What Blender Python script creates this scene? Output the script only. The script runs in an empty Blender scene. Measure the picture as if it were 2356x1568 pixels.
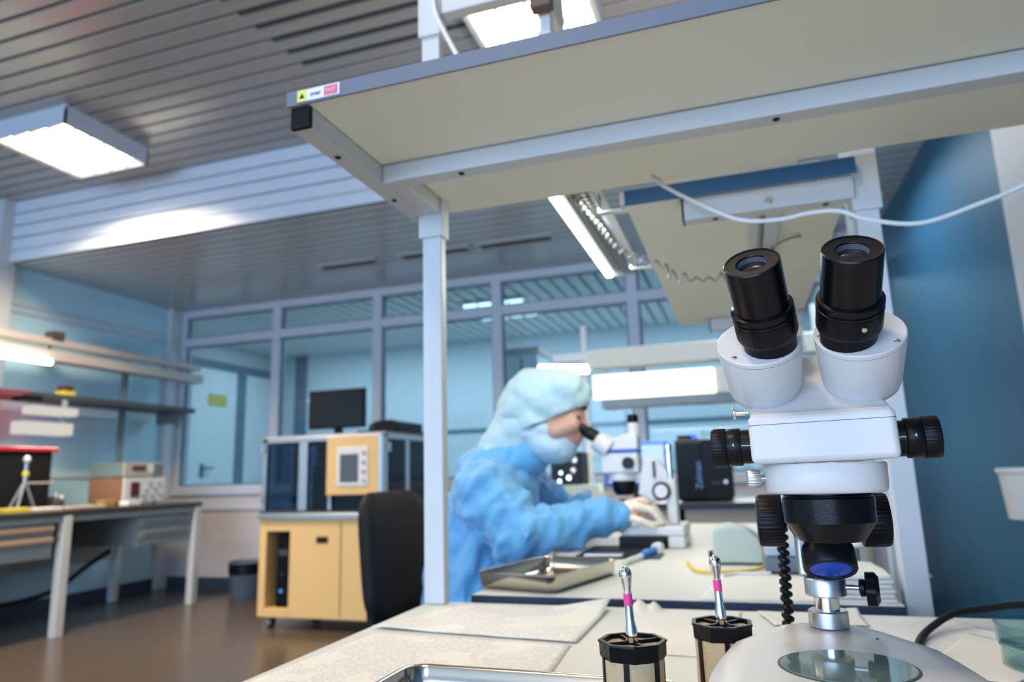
import bpy, bmesh, math, random
from math import pi, sin, cos, radians as rad, sqrt
from mathutils import Vector as V, Matrix as M
random.seed(7)
C = bpy.context.scene.collection
TAU = 2*pi

# ------------------------------------------------------------------ materials
MATS = {}
def mat(name, col, rough=.5, metal=0., spec=.5, noise=0., nscale=20., bump=0., bscale=200., coat=0., emit=None, estr=0., sheen=0., sss=0., trans=0., ior=1.45):
    m = bpy.data.materials.new(name); m.use_nodes = True
    nt = m.node_tree; b = nt.nodes['Principled BSDF']
    b.inputs['Base Color'].default_value = (*col, 1)
    b.inputs['Roughness'].default_value = rough
    b.inputs['Metallic'].default_value = metal
    b.inputs['Specular IOR Level'].default_value = spec
    b.inputs['Coat Weight'].default_value = coat
    b.inputs['Sheen Weight'].default_value = sheen
    b.inputs['Transmission Weight'].default_value = trans
    b.inputs['IOR'].default_value = ior
    if sss:
        b.inputs['Subsurface Weight'].default_value = sss
        b.inputs['Subsurface Radius'].default_value = (.01, .004, .002)
    if emit:
        b.inputs['Emission Color'].default_value = (*emit, 1)
        b.inputs['Emission Strength'].default_value = estr
    if noise or bump:
        tc = nt.nodes.new('ShaderNodeTexCoord')
    if noise:
        n = nt.nodes.new('ShaderNodeTexNoise'); n.inputs['Scale'].default_value = nscale; n.inputs['Detail'].default_value = 4
        nt.links.new(tc.outputs['Object'], n.inputs['Vector'])
        mr = nt.nodes.new('ShaderNodeMapRange'); mr.inputs[3].default_value = 1-noise; mr.inputs[4].default_value = 1+noise
        nt.links.new(n.outputs['Fac'], mr.inputs[0])
        mx = nt.nodes.new('ShaderNodeMix'); mx.data_type = 'RGBA'; mx.blend_type = 'MULTIPLY'; mx.inputs[0].default_value = 1
        mx.inputs[6].default_value = (*col, 1)
        nt.links.new(mr.outputs[0], mx.inputs[7]); nt.links.new(mx.outputs[2], b.inputs['Base Color'])
    if bump:
        n2 = nt.nodes.new('ShaderNodeTexNoise'); n2.inputs['Scale'].default_value = bscale; n2.inputs['Detail'].default_value = 2
        nt.links.new(tc.outputs['Object'], n2.inputs['Vector'])
        bp = nt.nodes.new('ShaderNodeBump'); bp.inputs['Strength'].default_value = bump; bp.inputs['Distance'].default_value = .01
        nt.links.new(n2.outputs['Fac'], bp.inputs['Height']); nt.links.new(bp.outputs[0], b.inputs['Normal'])
    MATS[name] = m
    return m

def emat(name, col, s):
    m = bpy.data.materials.new(name); m.use_nodes = True; nt = m.node_tree
    nt.nodes.remove(nt.nodes['Principled BSDF'])
    e = nt.nodes.new('ShaderNodeEmission'); e.inputs[0].default_value = (*col, 1); e.inputs[1].default_value = s
    nt.links.new(e.outputs[0], nt.nodes['Material Output'].inputs[0])
    return m

def glassmat(name, tint, gloss=.08, rough=.02):
    m = bpy.data.materials.new(name); m.use_nodes = True; nt = m.node_tree
    nt.nodes.remove(nt.nodes['Principled BSDF'])
    t = nt.nodes.new('ShaderNodeBsdfTransparent'); t.inputs[0].default_value = (*tint, 1)
    g = nt.nodes.new('ShaderNodeBsdfGlossy'); g.inputs['Roughness'].default_value = rough
    lw = nt.nodes.new('ShaderNodeLayerWeight'); lw.inputs[0].default_value = .5
    pw = nt.nodes.new('ShaderNodeMath'); pw.operation = 'POWER'; pw.inputs[1].default_value = 4; nt.links.new(lw.outputs['Facing'], pw.inputs[0])
    f = nt.nodes.new('ShaderNodeMath'); f.operation = 'MULTIPLY'; f.inputs[1].default_value = .55; nt.links.new(pw.outputs[0], f.inputs[0])
    ad = nt.nodes.new('ShaderNodeMath'); ad.operation = 'ADD'; ad.inputs[1].default_value = gloss; ad.use_clamp = True
    x = nt.nodes.new('ShaderNodeMixShader')
    nt.links.new(f.outputs[0], ad.inputs[0]); nt.links.new(ad.outputs[0], x.inputs[0])
    nt.links.new(t.outputs[0], x.inputs[1]); nt.links.new(g.outputs[0], x.inputs[2])
    nt.links.new(x.outputs[0], nt.nodes['Material Output'].inputs[0])
    return m

def papermat(name, col, ink, sx, sy, thresh=.52, amount=.5):
    """printed sheet: broken lines of small print, procedural"""
    m = mat(name, col, .8)
    nt = m.node_tree; b = nt.nodes['Principled BSDF']
    tc = nt.nodes.new('ShaderNodeTexCoord')
    mp = nt.nodes.new('ShaderNodeMapping'); nt.links.new(tc.outputs['Object'], mp.inputs[0])
    w = nt.nodes.new('ShaderNodeTexWave'); w.bands_direction = 'Y'; w.inputs['Scale'].default_value = sy
    nt.links.new(mp.outputs[0], w.inputs[0])
    n = nt.nodes.new('ShaderNodeTexNoise'); n.inputs['Scale'].default_value = sx; n.inputs['Detail'].default_value = 3
    nt.links.new(mp.outputs[0], n.inputs['Vector'])
    n3 = nt.nodes.new('ShaderNodeTexNoise'); n3.inputs['Scale'].default_value = sx*24; n3.inputs['Detail'].default_value = 1
    nt.links.new(mp.outputs[0], n3.inputs['Vector'])
    g3 = nt.nodes.new('ShaderNodeMath'); g3.operation = 'GREATER_THAN'; g3.inputs[1].default_value = .47; nt.links.new(n3.outputs['Fac'], g3.inputs[0])
    mu3 = nt.nodes.new('ShaderNodeMath'); mu3.operation = 'MULTIPLY'
    g1 = nt.nodes.new('ShaderNodeMath'); g1.operation = 'GREATER_THAN'; g1.inputs[1].default_value = .68
    g2 = nt.nodes.new('ShaderNodeMath'); g2.operation = 'GREATER_THAN'; g2.inputs[1].default_value = thresh
    mu = nt.nodes.new('ShaderNodeMath'); mu.operation = 'MULTIPLY'
    mu2 = nt.nodes.new('ShaderNodeMath'); mu2.operation = 'MULTIPLY'; mu2.inputs[1].default_value = amount
    nt.links.new(w.outputs['Fac'], g1.inputs[0]); nt.links.new(n.outputs['Fac'], g2.inputs[0])
    nt.links.new(g1.outputs[0], mu.inputs[0]); nt.links.new(g2.outputs[0], mu.inputs[1]); nt.links.new(mu.outputs[0], mu3.inputs[0]); nt.links.new(g3.outputs[0], mu3.inputs[1]); nt.links.new(mu3.outputs[0], mu2.inputs[0])
    mx = nt.nodes.new('ShaderNodeMix'); mx.data_type = 'RGBA'
    mx.inputs[6].default_value = (*col, 1); mx.inputs[7].default_value = (*ink, 1)
    nt.links.new(mu2.outputs[0], mx.inputs[0]); nt.links.new(mx.outputs[2], b.inputs['Base Color'])
    return m

# ------------------------------------------------------------------ mesh helpers
class B:
    def __init__(s): s.bm = bmesh.new()
    def _add(s, vs, fs):
        v = [s.bm.verts.new(p) for p in vs]
        for f in fs:
            try: s.bm.faces.new([v[i] for i in f])
            except ValueError: pass
        return v
    def box(s, x0, y0, z0, x1, y1, z1, m=None):
        if x0 > x1: x0, x1 = x1, x0
        if y0 > y1: y0, y1 = y1, y0
        if z0 > z1: z0, z1 = z1, z0
        P = [V((x, y, z)) for z in (z0, z1) for y in (y0, y1) for x in (x0, x1)]
        if m: P = [m @ p for p in P]
        s._add(P, [(0,2,3,1),(4,5,7,6),(0,1,5,4),(2,6,7,3),(0,4,6,2),(1,3,7,5)])
        return s
    def lathe(s, prof, o=(0,0,0), ax=(0,0,1), seg=32, cap=True, rfun=None):
        """prof: list of (radius, height along ax)"""
        o = V(o); ax = V(ax).normalized()
        u = ax.orthogonal().normalized() if abs(ax.z) < .999 else V((1,0,0))
        w = ax.cross(u)
        rings = []
        for r, h in prof:
            ring = []
            for k in range(seg):
                a = TAU*k/seg; rr = r*(rfun(a, h) if rfun else 1)
                ring.append(s.bm.verts.new(o + ax*h + u*(rr*cos(a)) + w*(rr*sin(a))))
            rings.append(ring)
        for a, b in zip(rings, rings[1:]):
            for k in range(seg):
                s.bm.faces.new((a[k], a[(k+1) % seg], b[(k+1) % seg], b[k]))
        if cap:
            s.bm.faces.new(list(reversed(rings[0]))); s.bm.faces.new(rings[-1])
        return s
    def cyl(s, p0, p1, r0, r1=None, seg=20):
        p0, p1 = V(p0), V(p1); d = p1-p0
        return s.lathe([(r0, 0), (r1 if r1 is not None else r0, d.length)], p0, d, seg)
    def prism(s, pts, o, U, W, N):
        """closed polygon pts (u,w) at o with axes U,W extruded along N"""
        o, U, W, N = V(o), V(U), V(W), V(N)
        a = [s.bm.verts.new(o+U*p[0]+W*p[1]) for p in pts]
        b = [s.bm.verts.new(o+U*p[0]+W*p[1]+N) for p in pts]
        n = len(pts)
        s.bm.faces.new(list(reversed(a))); s.bm.faces.new(b)
        for k in range(n): s.bm.faces.new((a[k], a[(k+1) % n], b[(k+1) % n], b[k]))
        return s
    def loft(s, rings, cap=True):
        R = [[s.bm.verts.new(p) for p in r] for r in rings]; n = len(R[0])
        for a, b in zip(R, R[1:]):
            for k in range(n): s.bm.faces.new((a[k], a[(k+1) % n], b[(k+1) % n], b[k]))
        if cap: s.bm.faces.new(list(reversed(R[0]))); s.bm.faces.new(R[-1])
        return s
    def tube(s, pts, r, seg=10, sub=0):
        pts = [V(p) for p in pts]
        if sub: pts = spline(pts, sub)
        rad_ = r if callable(r) else (lambda t: r)
        t0 = (pts[1]-pts[0]).normalized(); n = t0.orthogonal().normalized()
        rings = []; N = len(pts)
        for i, p in enumerate(pts):
            t = (pts[min(i+1, N-1)]-pts[max(i-1, 0)]).normalized()
            n = (n - t*n.dot(t)).normalized(); b = t.cross(n); rr = rad_(i/(N-1))
            rings.append([p + n*(rr*cos(TAU*k/seg)) + b*(rr*sin(TAU*k/seg)) for k in range(seg)])
        return s.loft(rings)
    def ell(s, c, rx, ry, rz, m=None, u=20, v=12):
        c = V(c); t0 = len(s.bm.verts)
        r = bmesh.ops.create_uvsphere(s.bm, u_segments=u, v_segments=v, radius=1)
        mm = M.Translation(c) @ (m.to_4x4() if m else M.Identity(4)) @ M.Diagonal((rx, ry, rz, 1))
        bmesh.ops.transform(s.bm, matrix=mm, verts=r['verts'])
        return s
    def cap(s, p0, r0, p1, r1, seg=14):
        p0, p1 = V(p0), V(p1)
        s.ell(p0, r0, r0, r0, u=seg, v=8); s.ell(p1, r1, r1, r1, u=seg, v=8)
        if (p1-p0).length > 1e-5: s.cyl(p0, p1, r0*.985, r1*.985, seg)
        return s
    def grid(s, fn, nu, nv):
        g = [[s.bm.verts.new(fn(i/nu, j/nv)) for j in range(nv+1)] for i in range(nu+1)]
        for i in range(nu):
            for j in range(nv): s.bm.faces.new((g[i][j], g[i+1][j], g[i+1][j+1], g[i][j+1]))
        return s
    def xf(s, m):
        bmesh.ops.transform(s.bm, matrix=m, verts=s.bm.verts[:]); return s
    def out(s, name, m, parent=None, bev=0, seg=2, ang=35, solid=0):
        bmesh.ops.recalc_face_normals(s.bm, faces=s.bm.faces[:])
        me = bpy.data.meshes.new(name); s.bm.to_mesh(me); s.bm.free()
        return link(name, me, m, parent, bev, seg, ang, solid)

def link(name, me, m, parent=None, bev=0, seg=2, ang=35, solid=0):
    for p in me.polygons: p.use_smooth = True
    try: me.set_sharp_from_angle(angle=rad(ang))
    except Exception: pass
    me.materials.append(m)
    o = bpy.data.objects.new(name, me); C.objects.link(o)
    if solid:
        md = o.modifiers.new('thick', 'SOLIDIFY'); md.thickness = solid; md.offset = 0
    if bev:
        md = o.modifiers.new('bevel', 'BEVEL'); md.width = bev; md.segments = seg; md.limit_method = 'ANGLE'; md.angle_limit = rad(40)
        md.harden_normals = True
    if parent: par(o, parent)
    return o

def wm(o):
    return (wm(o.parent) @ o.matrix_parent_inverse @ o.matrix_basis) if o.parent else o.matrix_basis.copy()
def par(o, p):
    o.parent = p; o.matrix_parent_inverse = wm(p).inverted(); return o
def spline(P, n):
    out = []; L = len(P)
    for i in range(L-1):
        p0, p1, p2, p3 = P[max(i-1,0)], P[i], P[i+1], P[min(i+2,L-1)]
        for k in range(n):
            t = k/n
            out.append(.5*((2*p1)+(p2-p0)*t+(2*p0-5*p1+4*p2-p3)*t*t+(3*p1-p0-3*p2+p3)*t**3))
    out.append(P[-1]); return out
def tag(o, label, cat, group=None):
    o['label'] = label; o['category'] = cat
    if group: o['group'] = group
    return o
def thing(name, loc, label, cat, group=None):
    o = bpy.data.objects.new(name, None); C.objects.link(o); o.location = loc; o.empty_display_size = .05
    return tag(o, label, cat, group)
def struct(o): o['kind'] = 'structure'; return o
def dup(o, d, label=None, group=None, parent=None):
    c = o.copy(); C.objects.link(c)
    if parent is None: c.location = V(o.location)+V(d)
    else:
        c.parent = parent
    if label: c['label'] = label
    if group: c['group'] = group
    for ch in list(o.children): dup(ch, d, parent=c)
    return c
def text(name, body, size, mtx, m, parent, extrude=.0002, align='CENTER', shear=0):
    cu = bpy.data.curves.new(name, 'FONT'); cu.body = body; cu.size = size; cu.extrude = extrude
    cu.align_x = align; cu.align_y = 'CENTER'; cu.shear = shear
    o = bpy.data.objects.new(name+'_tmp', cu); C.objects.link(o)
    dg = bpy.context.evaluated_depsgraph_get()
    me = bpy.data.meshes.new_from_object(o.evaluated_get(dg)); bpy.data.objects.remove(o)
    me.transform(mtx)
    while me.materials: me.materials.pop()
    return link(name, me, m, parent)
def blob(name, b, m, parent, voxel=.01, smooth=8, disp=0, dscale=.08, fac=.5, mid=.5, stretch=0):
    """fuse overlapping closed shapes into one continuous skin"""
    me = bpy.data.meshes.new(name); b.bm.to_mesh(me); b.bm.free()
    o = bpy.data.objects.new(name+'_tmp', me); C.objects.link(o)
    r = o.modifiers.new('r', 'REMESH'); r.mode = 'VOXEL'; r.voxel_size = voxel
    sm = o.modifiers.new('s', 'SMOOTH'); sm.iterations = smooth; sm.factor = fac
    if disp:
        t = bpy.data.textures.new(name, 'CLOUDS'); t.noise_scale = dscale; t.noise_depth = 1
        d = o.modifiers.new('d', 'DISPLACE'); d.texture = t; d.strength = disp; d.mid_level = mid; d.texture_coords = 'LOCAL'
        if stretch:
            em = bpy.data.objects.new(name+'_axes', None); C.objects.link(em); em.scale = (1, 1, stretch); em.rotation_euler = (0, rad(28), 0)
            d.texture_coords = 'OBJECT'; d.texture_coords_object = em; bpy.context.view_layer.update()
        s2 = o.modifiers.new('s2', 'SMOOTH'); s2.iterations = 2
    dg = bpy.context.evaluated_depsgraph_get()
    me2 = bpy.data.meshes.new_from_object(o.evaluated_get(dg)); bpy.data.objects.remove(o)
    if disp and stretch: bpy.data.objects.remove(em)
    return link(name, me2, m, parent, ang=180)

# palette
WHITE_ENAMEL = mat('white_enamel', (.67,.655,.655), .32, spec=.45, bump=.06, bscale=900)
CREAM = mat('cream_board', (.90,.875,.74), .55, noise=.03, nscale=8)
POST = mat('powder_coat_grey', (.62,.645,.665), .42, noise=.02, nscale=15)
POST_DIM = mat('powder_coat_shelf_edge', (.16,.19,.25), .45)
NAVY = mat('navy_edge_band', (.035,.055,.095), .5)
BLUEBAND = mat('blue_edge_band', (.02,.11,.26), .5)
BLACK = mat('black_plastic', (.004,.004,.006), .36, spec=.24, noise=.1, nscale=40)
BLACKMETAL = mat('black_anodised', (.003,.003,.005), .26, spec=.3, bump=.03, bscale=700)
BLACKMATT = mat('black_rubber', (.009,.009,.010), .65, spec=.3)
DARKGREY = mat('dark_grey_plastic', (.05,.055,.06), .5)
CHROME = mat('chrome', (.75,.75,.76), .12, 1)
BRUSH = mat('brushed_aluminium', (.62,.63,.65), .34, 1, noise=.04, nscale=60)
STEEL = mat('tray_steel', (.60,.56,.48), .16, 1, noise=.03, nscale=9)
TABLE = mat('bench_laminate', (.70,.70,.66), .42, noise=.02, nscale=6)
WALLBLUE = mat('pale_blue_wall', (.52,.80,.95), .55, noise=.03, nscale=2)
WALLDEEP = mat('deep_blue_wall', (.02,.11,.20), .5, noise=.04, nscale=2)
WALLWHITE = mat('white_wall', (.62,.66,.70), .6, noise=.02, nscale=3)
WALLPINK = mat('lower_wall_paint', (.58,.55,.58), .6, noise=.03, nscale=3)
SLAT = mat('ceiling_slat', (.38,.365,.35), .26, .22, spec=.7, noise=.04, nscale=4)
SLATDARK = mat('ceiling_slat_gap', (.05,.06,.075), .6)
LOWCEIL = mat('gloss_ceiling_panel', (.45,.47,.48), .2, .0, spec=.7, noise=.03, nscale=5)
SOFFIT = mat('soffit_slat', (.70,.77,.87), .38, noise=.02, nscale=5)
SOFFGAP = mat('soffit_gap', (.30,.38,.50), .6)
FLOOR = mat('brown_grey_floor', (.095,.072,.058), .25, spec=.5, noise=.12, nscale=2.5)
FRAME = mat('window_frame_white', (.58,.63,.72), .4)
GLASS = glassmat('tinted_glass', (.68,.82,.86), .02)
CLEAR = glassmat('clear_glass', (.74,.88,.89), .07)
SMOKE = glassmat('smoked_blue_glass', (.16,.30,.42), .035)
YELLOW = mat('cream_yellow_panel', (.80,.53,.22), .5, noise=.02, nscale=6)
PAPER = mat('white_paper', (.80,.79,.76), .8)
PRINT = papermat('printed_paper', (.80,.79,.76), (.40,.42,.52), 15, 62, .46, .75)
PRINT2 = papermat('drawing_paper', (.78,.79,.80), (.5,.52,.56), 12, 30, .5, .5)
WHITEPL = mat('white_plastic', (.75,.76,.75), .4)
MINT = mat('pale_green_plastic', (.50,.58,.52), .5)
BLUEGREY = mat('blue_grey_plastic', (.13,.18,.24), .45)
PINK = mat('pink_tape', (.85,.06,.30), .5)
YELCAB = mat('yellow_rubber', (.85,.55,.05), .5)
WHITECAB = mat('white_cable', (.80,.82,.83), .5)
COILGREY = mat('grey_coil_cable', (.16,.17,.16), .5)
MESH = mat('beige_filter_mesh', (.58,.43,.25), .7, noise=.15, nscale=300)
BLUEFILTER = mat('blue_filter_glass', (.0,.07,.55), .12, spec=.6)
LENS = mat('coated_lens', (.006,.005,.010), .04, spec=.5, coat=.3)
STAGE = mat('frosted_stage_glass', (.13,.20,.20), .05, spec=.7)
GOWN = mat('blue_gown', (.12,.40,.72), .55, spec=.5, sheen=.45, noise=.06, nscale=14, bump=.8, bscale=17)
HOOD = mat('pale_cyan_hood', (.46,.66,.72), .75, sheen=.2, noise=.05, nscale=12, bump=.25, bscale=30)
MASKM = mat('pale_blue_mask', (.46,.62,.76), .8, noise=.04, nscale=20, bump=.2, bscale=60)
SKIN = mat('skin', (.60,.34,.25), .5, sss=.15, noise=.06, nscale=30)
GLOVE = mat('latex_glove', (.82,.72,.58), .5, bump=.1, bscale=120)
HAIR = mat('dark_brow', (.05,.03,.02), .7)
REDM = mat('red_plastic', (.55,.02,.05), .45)
BROWN = mat('brown_display', (.11,.035,.012), .4)
REDDISP = mat('dark_red_display', (.10,.005,.006), .3)
BEIGE = mat('beige_metal', (.46,.42,.36), .5)
BROWNSIDE = mat('brown_metal_side', (.24,.13,.075), .55)
TEALSIDE = mat('teal_grey_metal', (.14,.20,.22), .55)
GREYMETAL = mat('grey_drawer_metal', (.30,.36,.38), .5, noise=.03, nscale=6)
HANDLEWOOD = mat('pinkish_handle', (.50,.33,.22), .5)
DARKTOP = mat('dark_worktop', (.045,.042,.045), .4)
SCREEN = mat('dark_screen', (.006,.006,.008), .15)
HMISCREEN = mat('grey_touch_screen', (.10,.11,.14), .25)
SCREENLIT = emat('lit_screen', (.42,.60,1.0), 1.1)
TUBELIT = emat('lit_tube', (.95,1.0,.88), 7)
FASCIAGLOW = emat('emissive_panel', (1.0,.98,.88), 1.7)  # emission standing in for lamplight on the far fascia
WARMTUBE = emat('warm_tube', (1.0,.83,.60), 9)
WARMPLATE = emat('warm_diffuser', (1.0,.84,.62), 2.2)
BIGPLATE = emat('warm_bright_diffuser', (1.0,.86,.66), 8)
CORRLIT = emat('corridor_tube', (.75,.95,1.0), 2.5)
BLUELED = emat('blue_led', (.02,.12,1.0), 2.0)
WHITELED = emat('white_led', (.6,.7,1.0), .8)
TEXTW = mat('white_print', (.75,.75,.75), .5)
TEXTB = mat('blue_print', (.03,.04,.25), .5)
LOGOB = mat('pale_blue_print', (.25,.50,.90), .5)
STICKW = mat('sticker_white', (.80,.83,.85), .5)
STICKY = mat('sticker_yellow', (.78,.80,.20), .5)
STICKR = mat('sticker_red', (.85,.15,.28), .5)

# ------------------------------------------------------------------ camera (solved from the room's three vanishing points)
FPX = 1589.66
cam = bpy.data.cameras.new('camera'); co = bpy.data.objects.new('camera', cam); C.objects.link(co)
rx = V((0.94907935, 0.31374615, -0.02849104)); dn = V((-0.08598529, 0.17097402, -0.98151638)); fw = V((-0.30307576, 0.93398674, 0.18924547))
mw = M(((rx.x, -dn.x, -fw.x, 0), (rx.y, -dn.y, -fw.y, 0), (rx.z, -dn.z, -fw.z, .95), (0,0,0,1)))
co.matrix_world = mw
cam.sensor_width = 36; cam.lens = 36*FPX/2356; cam.clip_start = .05; cam.clip_end = 60
cam.dof.use_dof = True; cam.dof.focus_distance = .50; cam.dof.aperture_fstop = 6.3
bpy.context.scene.camera = co

# ------------------------------------------------------------------ setting
XL, XR, YB, YS, YP, ZH, ZL = -5.3, 1.08, -4.6, 3.66, 5.45, 3.15, 2.66
struct(B().box(XL-.1, YB-.1, -.1, XR+.1, YP+.1, 0).out('floor', FLOOR))
b = B().box(XL-.1, YB-.1, ZH+.03, XR+.1, YS, ZH+.1)
struct(b.out('ceiling', SLATDARK))
b = B()                                                    # long slats of the high ceiling
y = YB
while y < YS-.02:
    b.box(XL, y+.008, ZH, XR, min(y+.105, YS), ZH+.03); y += .113
struct(par(b.out('ceiling_slats', SLAT, bev=.006), bpy.data.objects['ceiling']))
b = B()                                                    # open joints where the slats stop short
for k in range(6):
    yy = YB + .113*(61+k)
    b.box(-2.12+.01*k, yy-.003, ZH-.003, -.9, yy+.011, ZH+.004)
    b.box(-2.12+.01*k, yy+.011, ZH-.006, -.9, yy+.016, ZH+.004)
struct(par(b.out('ceiling_joint', SLATDARK), bpy.data.objects['ceiling']))
struct(B().box(XL-.1, YS, ZL, XR+.1, YP+.05, ZL+.1).out('ceiling_low', LOWCEIL))
b = B(); y = YS+.11
while y < YP: b.box(XL, y, ZL-.0015, XR, y+.006, ZL+.001); y += .11
struct(par(b.out('ceiling_low_joint', SLATDARK), bpy.data.objects['ceiling_low']))
b = B().box(XL-.1, YS+.02, ZL+.05, XR+.1, YS+.06, ZH+.1)
so = struct(b.out('wall_soffit', SOFFGAP))
b = B()
for k in range(5): b.box(XL, YS-.01, ZL+k*.1, XR, YS+.03, ZL+k*.1+(.088 if k < 4 else .095))
struct(par(b.out('soffit_slat', SOFFIT, bev=.006), so))
struct(B().box(XL-.15, YB-.1, 0, XL, YP+.05, ZH+.1).out('wall_left', WALLBLUE))
b = B()
for z in (1.02, 2.30, 2.36): b.box(XL, 1.0, z, XL+.012, YP, z+.03)
b.box(XL, 3.56, 0, XL+.07, 3.70, ZH).box(XL, 5.30, 0, XL+.05, YP, ZL)
struct(b.out('trim_1', WALLWHITE, bev=.003))
struct(B().box(XL, 1.0, 0, XL+.02, YP, .10).out('baseboard_left', NAVY))
struct(B().box(XR, YB-.1, 0, XR+.15, YP+.05, ZH+.1).out('wall_right', WALLDEEP))
struct(B().box(.95, 2.05, 0, XR, 2.76, ZH).out('wall_pilaster', WALLWHITE, bev=.01))
# window wall behind the camera: daylight comes in here
b = B().box(XL-.1, YB-.15, 0, XR+.1, YB, .35).box(XL-.1, YB-.15, 2.75, XR+.1, YB, ZH+.1)
b.box(XL-.1, YB-.15, .35, -4.9, YB, 2.75).box(1.0, YB-.15, .35, XR+.1, YB, 2.75)
struct(b.out('wall_back', WALLWHITE))
b = B()
for x in (-4.9, -3.45, -2.0, -.55, .93): b.box(x, YB-.1, .35, x+.07, YB-.03, 2.75)
for z in (.35, 1.2, 2.68): b.box(-4.9, YB-.1, z, 1.0, YB-.03, z+.07)
struct(b.out('window_2', FRAME, bev=.004))

# glazed partition at the far end
b = B().box(XL, YP, 0, XR, YP+.08, .84)
struct(b.out('wall_partition', WALLPINK))
b = B().box(XL, YP-.03, .84, XR, YP+.11, .885).box(XL, YP-.02, .70, XR, YP, .745)
struct(b.out('trim_2', FRAME, bev=.004))
struct(B().box(XL, YP-.015, 0, XR, YP, .10).out('baseboard_partition', NAVY))
b = B()
VX = (-5.25, -4.13, -3.05, -1.90, -.74, .42, 1.03)
for i, x in enumerate(VX): b.box(x-.045, YP-.01, .885, x+.045, YP+.09, ZL)
for z, h in ((.885, .04), (2.29, .085), (2.585, .075)): b.box(XL, YP-.005, z, XR, YP+.085, z+h)
w1 = struct(b.out('window_1', FRAME, bev=.006))
b = B()
for x0, x1 in zip(VX, VX[1:]):
    b.box(x0+.045, YP+.035, .925, x1-.045, YP+.041, 2.29).box(x0+.045, YP+.035, 2.375, x1-.045, YP+.041, 2.585)
struct(par(b.out('window_glass', GLASS), w1))
b = B()
for x0, x1 in zip(VX, VX[1:]):
    for z0, z1 in ((.925, 2.29), (2.375, 2.585)):
        b.box(x0+.045, YP+.03, z0, x0+.06, YP+.05, z1).box(x1-.06, YP+.03, z0, x1-.045, YP+.05, z1)
        b.box(x0+.06, YP+.03, z1-.015, x1-.06, YP+.05, z1).box(x0+.06, YP+.03, z0, x1-.06, YP+.05, z0+.015)
struct(par(b.out('window_gasket', BLUEGREY), w1))

# corridor seen through the glass
XC, YC, ZC = -6.3, 8.4, 2.70
struct(B().box(XC-.1, YP+.08, 0, XR+.1, YC, .012).out('floor_corridor_bounce', WALLWHITE))  # unseen floor piece, added pale to bounce light up to the corridor slats
struct(B().box(XC-.1, YC, 0, XR+.1, YC+.1, ZC+.2).out('wall_corridor', WALLWHITE))
struct(B().box(XC-.15, YP+.08, 0, XC-.02, YC, ZC+.2).out('wall_corridor_left', WALLWHITE))
struct(B().box(XC, YP+.05, 0, XL-.1, YP+.08, ZC+.2).out('wall_corridor_front', WALLWHITE))
struct(B().box(XR, YP+.08, 0, XR+.1, YC, ZC+.2).out('wall_corridor_right', WALLWHITE))
struct(B().box(XC-.1, YP+.08, ZC+.04, XR+.1, YC+.1, ZC+.14).out('ceiling_corridor', SLATDARK))
b = B(); x = XC
while x < XR: b.box(x, YP+.1, ZC, min(x+.11, XR), YC, ZC+.04); x += .14
struct(par(b.out('ceiling_corridor_slat', mat('corridor_slat', (.62,.66,.66), .5)), bpy.data.objects['ceiling_corridor']))
b = B().box(XC-.02, YP+.1, 2.37, XC+.05, YC, 2.47).box(XC-.02, 7.5, 0, XC+.04, 7.67, 2.37).box(XC-.02, 8.2, 0, XC+.04, 8.3, 2.37)
struct(b.out('trim_3', BLUEGREY))
d = struct(B().box(XC-.02, 6.70, 0, XC+.03, 7.5, 2.37).out('door_1', WALLWHITE, bev=.004))
struct(par(B().box(XC+.03, 6.90, 1.02, XC+.045, 6.96, 1.18).cyl((XC+.04,6.93,1.13),(XC+.09,6.93,1.13),.013).box(XC+.075,6.92,1.118,XC+.095,7.08,1.142).out('door_handle', BLUEGREY), d))
struct(par(B().box(XC+.03, 6.98, 1.90, XC+.036, 7.31, 2.05).out('door_sign', mat('olive_sign', (.48,.40,.10), .5)), d))
struct(B().box(XC-.02, 7.67, 0, XC+.03, 8.2, 2.37).out('door_2', WALLWHITE, bev=.004))
struct(B().box(-6.0, YC-.03, 0, -5.82, YC, ZC).out('trim_4', BLUEGREY))
struct(B().box(-5.82, YC-.02, 1.50, XR, YC, 1.54).out('trim_5', BLUEGREY))

# ------------------------------------------------------------------ luminaires on the high ceiling
def ceiling_light(cx, cy, label, plate, bright=True):
    t = thing('ceiling_light', (cx, cy, ZH), label, 'ceiling light', 'square louvre luminaires')
    h = .30; z0 = 3.03
    b = B().box(cx-h, cy-h, ZH-.02, cx+h, cy+h, ZH)
    for s in (-1, 1):
        b.box(cx+s*h-.012*(s > 0), cy-h, z0, cx+s*h+.012*(s < 0), cy+h, ZH-.02)
        b.box(cx-h, cy+s*h-.012*(s > 0), z0, cx+h, cy+s*h+.012*(s < 0), ZH-.02)
    b.out('housing', mat('lamp_housing', (.62,.68,.78), .4), t)
    B().box(cx-h+.013, cy-h+.013, z0+.055, cx+h-.013, cy+h-.013, z0+.06).out('reflector', plate, t)
    for k in range(4):
        x = cx-.21+.14*k
        B().cyl((x, cy-.25, z0+.035), (x, cy+.25, z0+.035), .012, seg=10).out('fluorescent_tube', WARMTUBE, t)
    b = B()
    for k in range(5): b.box(cx-.29+.14*k, cy-h+.013, z0+.006, cx-.286+.14*k+.012, cy+h-.013, z0+.03)
    for k in range(1, 6): b.box(cx-h+.013, cy-h+.1*k, z0+.008, cx+h-.013, cy-h+.1*k+.004, z0+.022)
    b.out('louvre', mat('louvre_white', (.8,.76,.68), .35), t)
    return t
ceiling_light(-3.88, 3.02, 'square ceiling light by the soffit, its warm louvre seen whole', WARMPLATE)
ceiling_light(-.76, 2.70, 'square ceiling light glaring above the front shelf beside its post', BIGPLATE)

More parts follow.
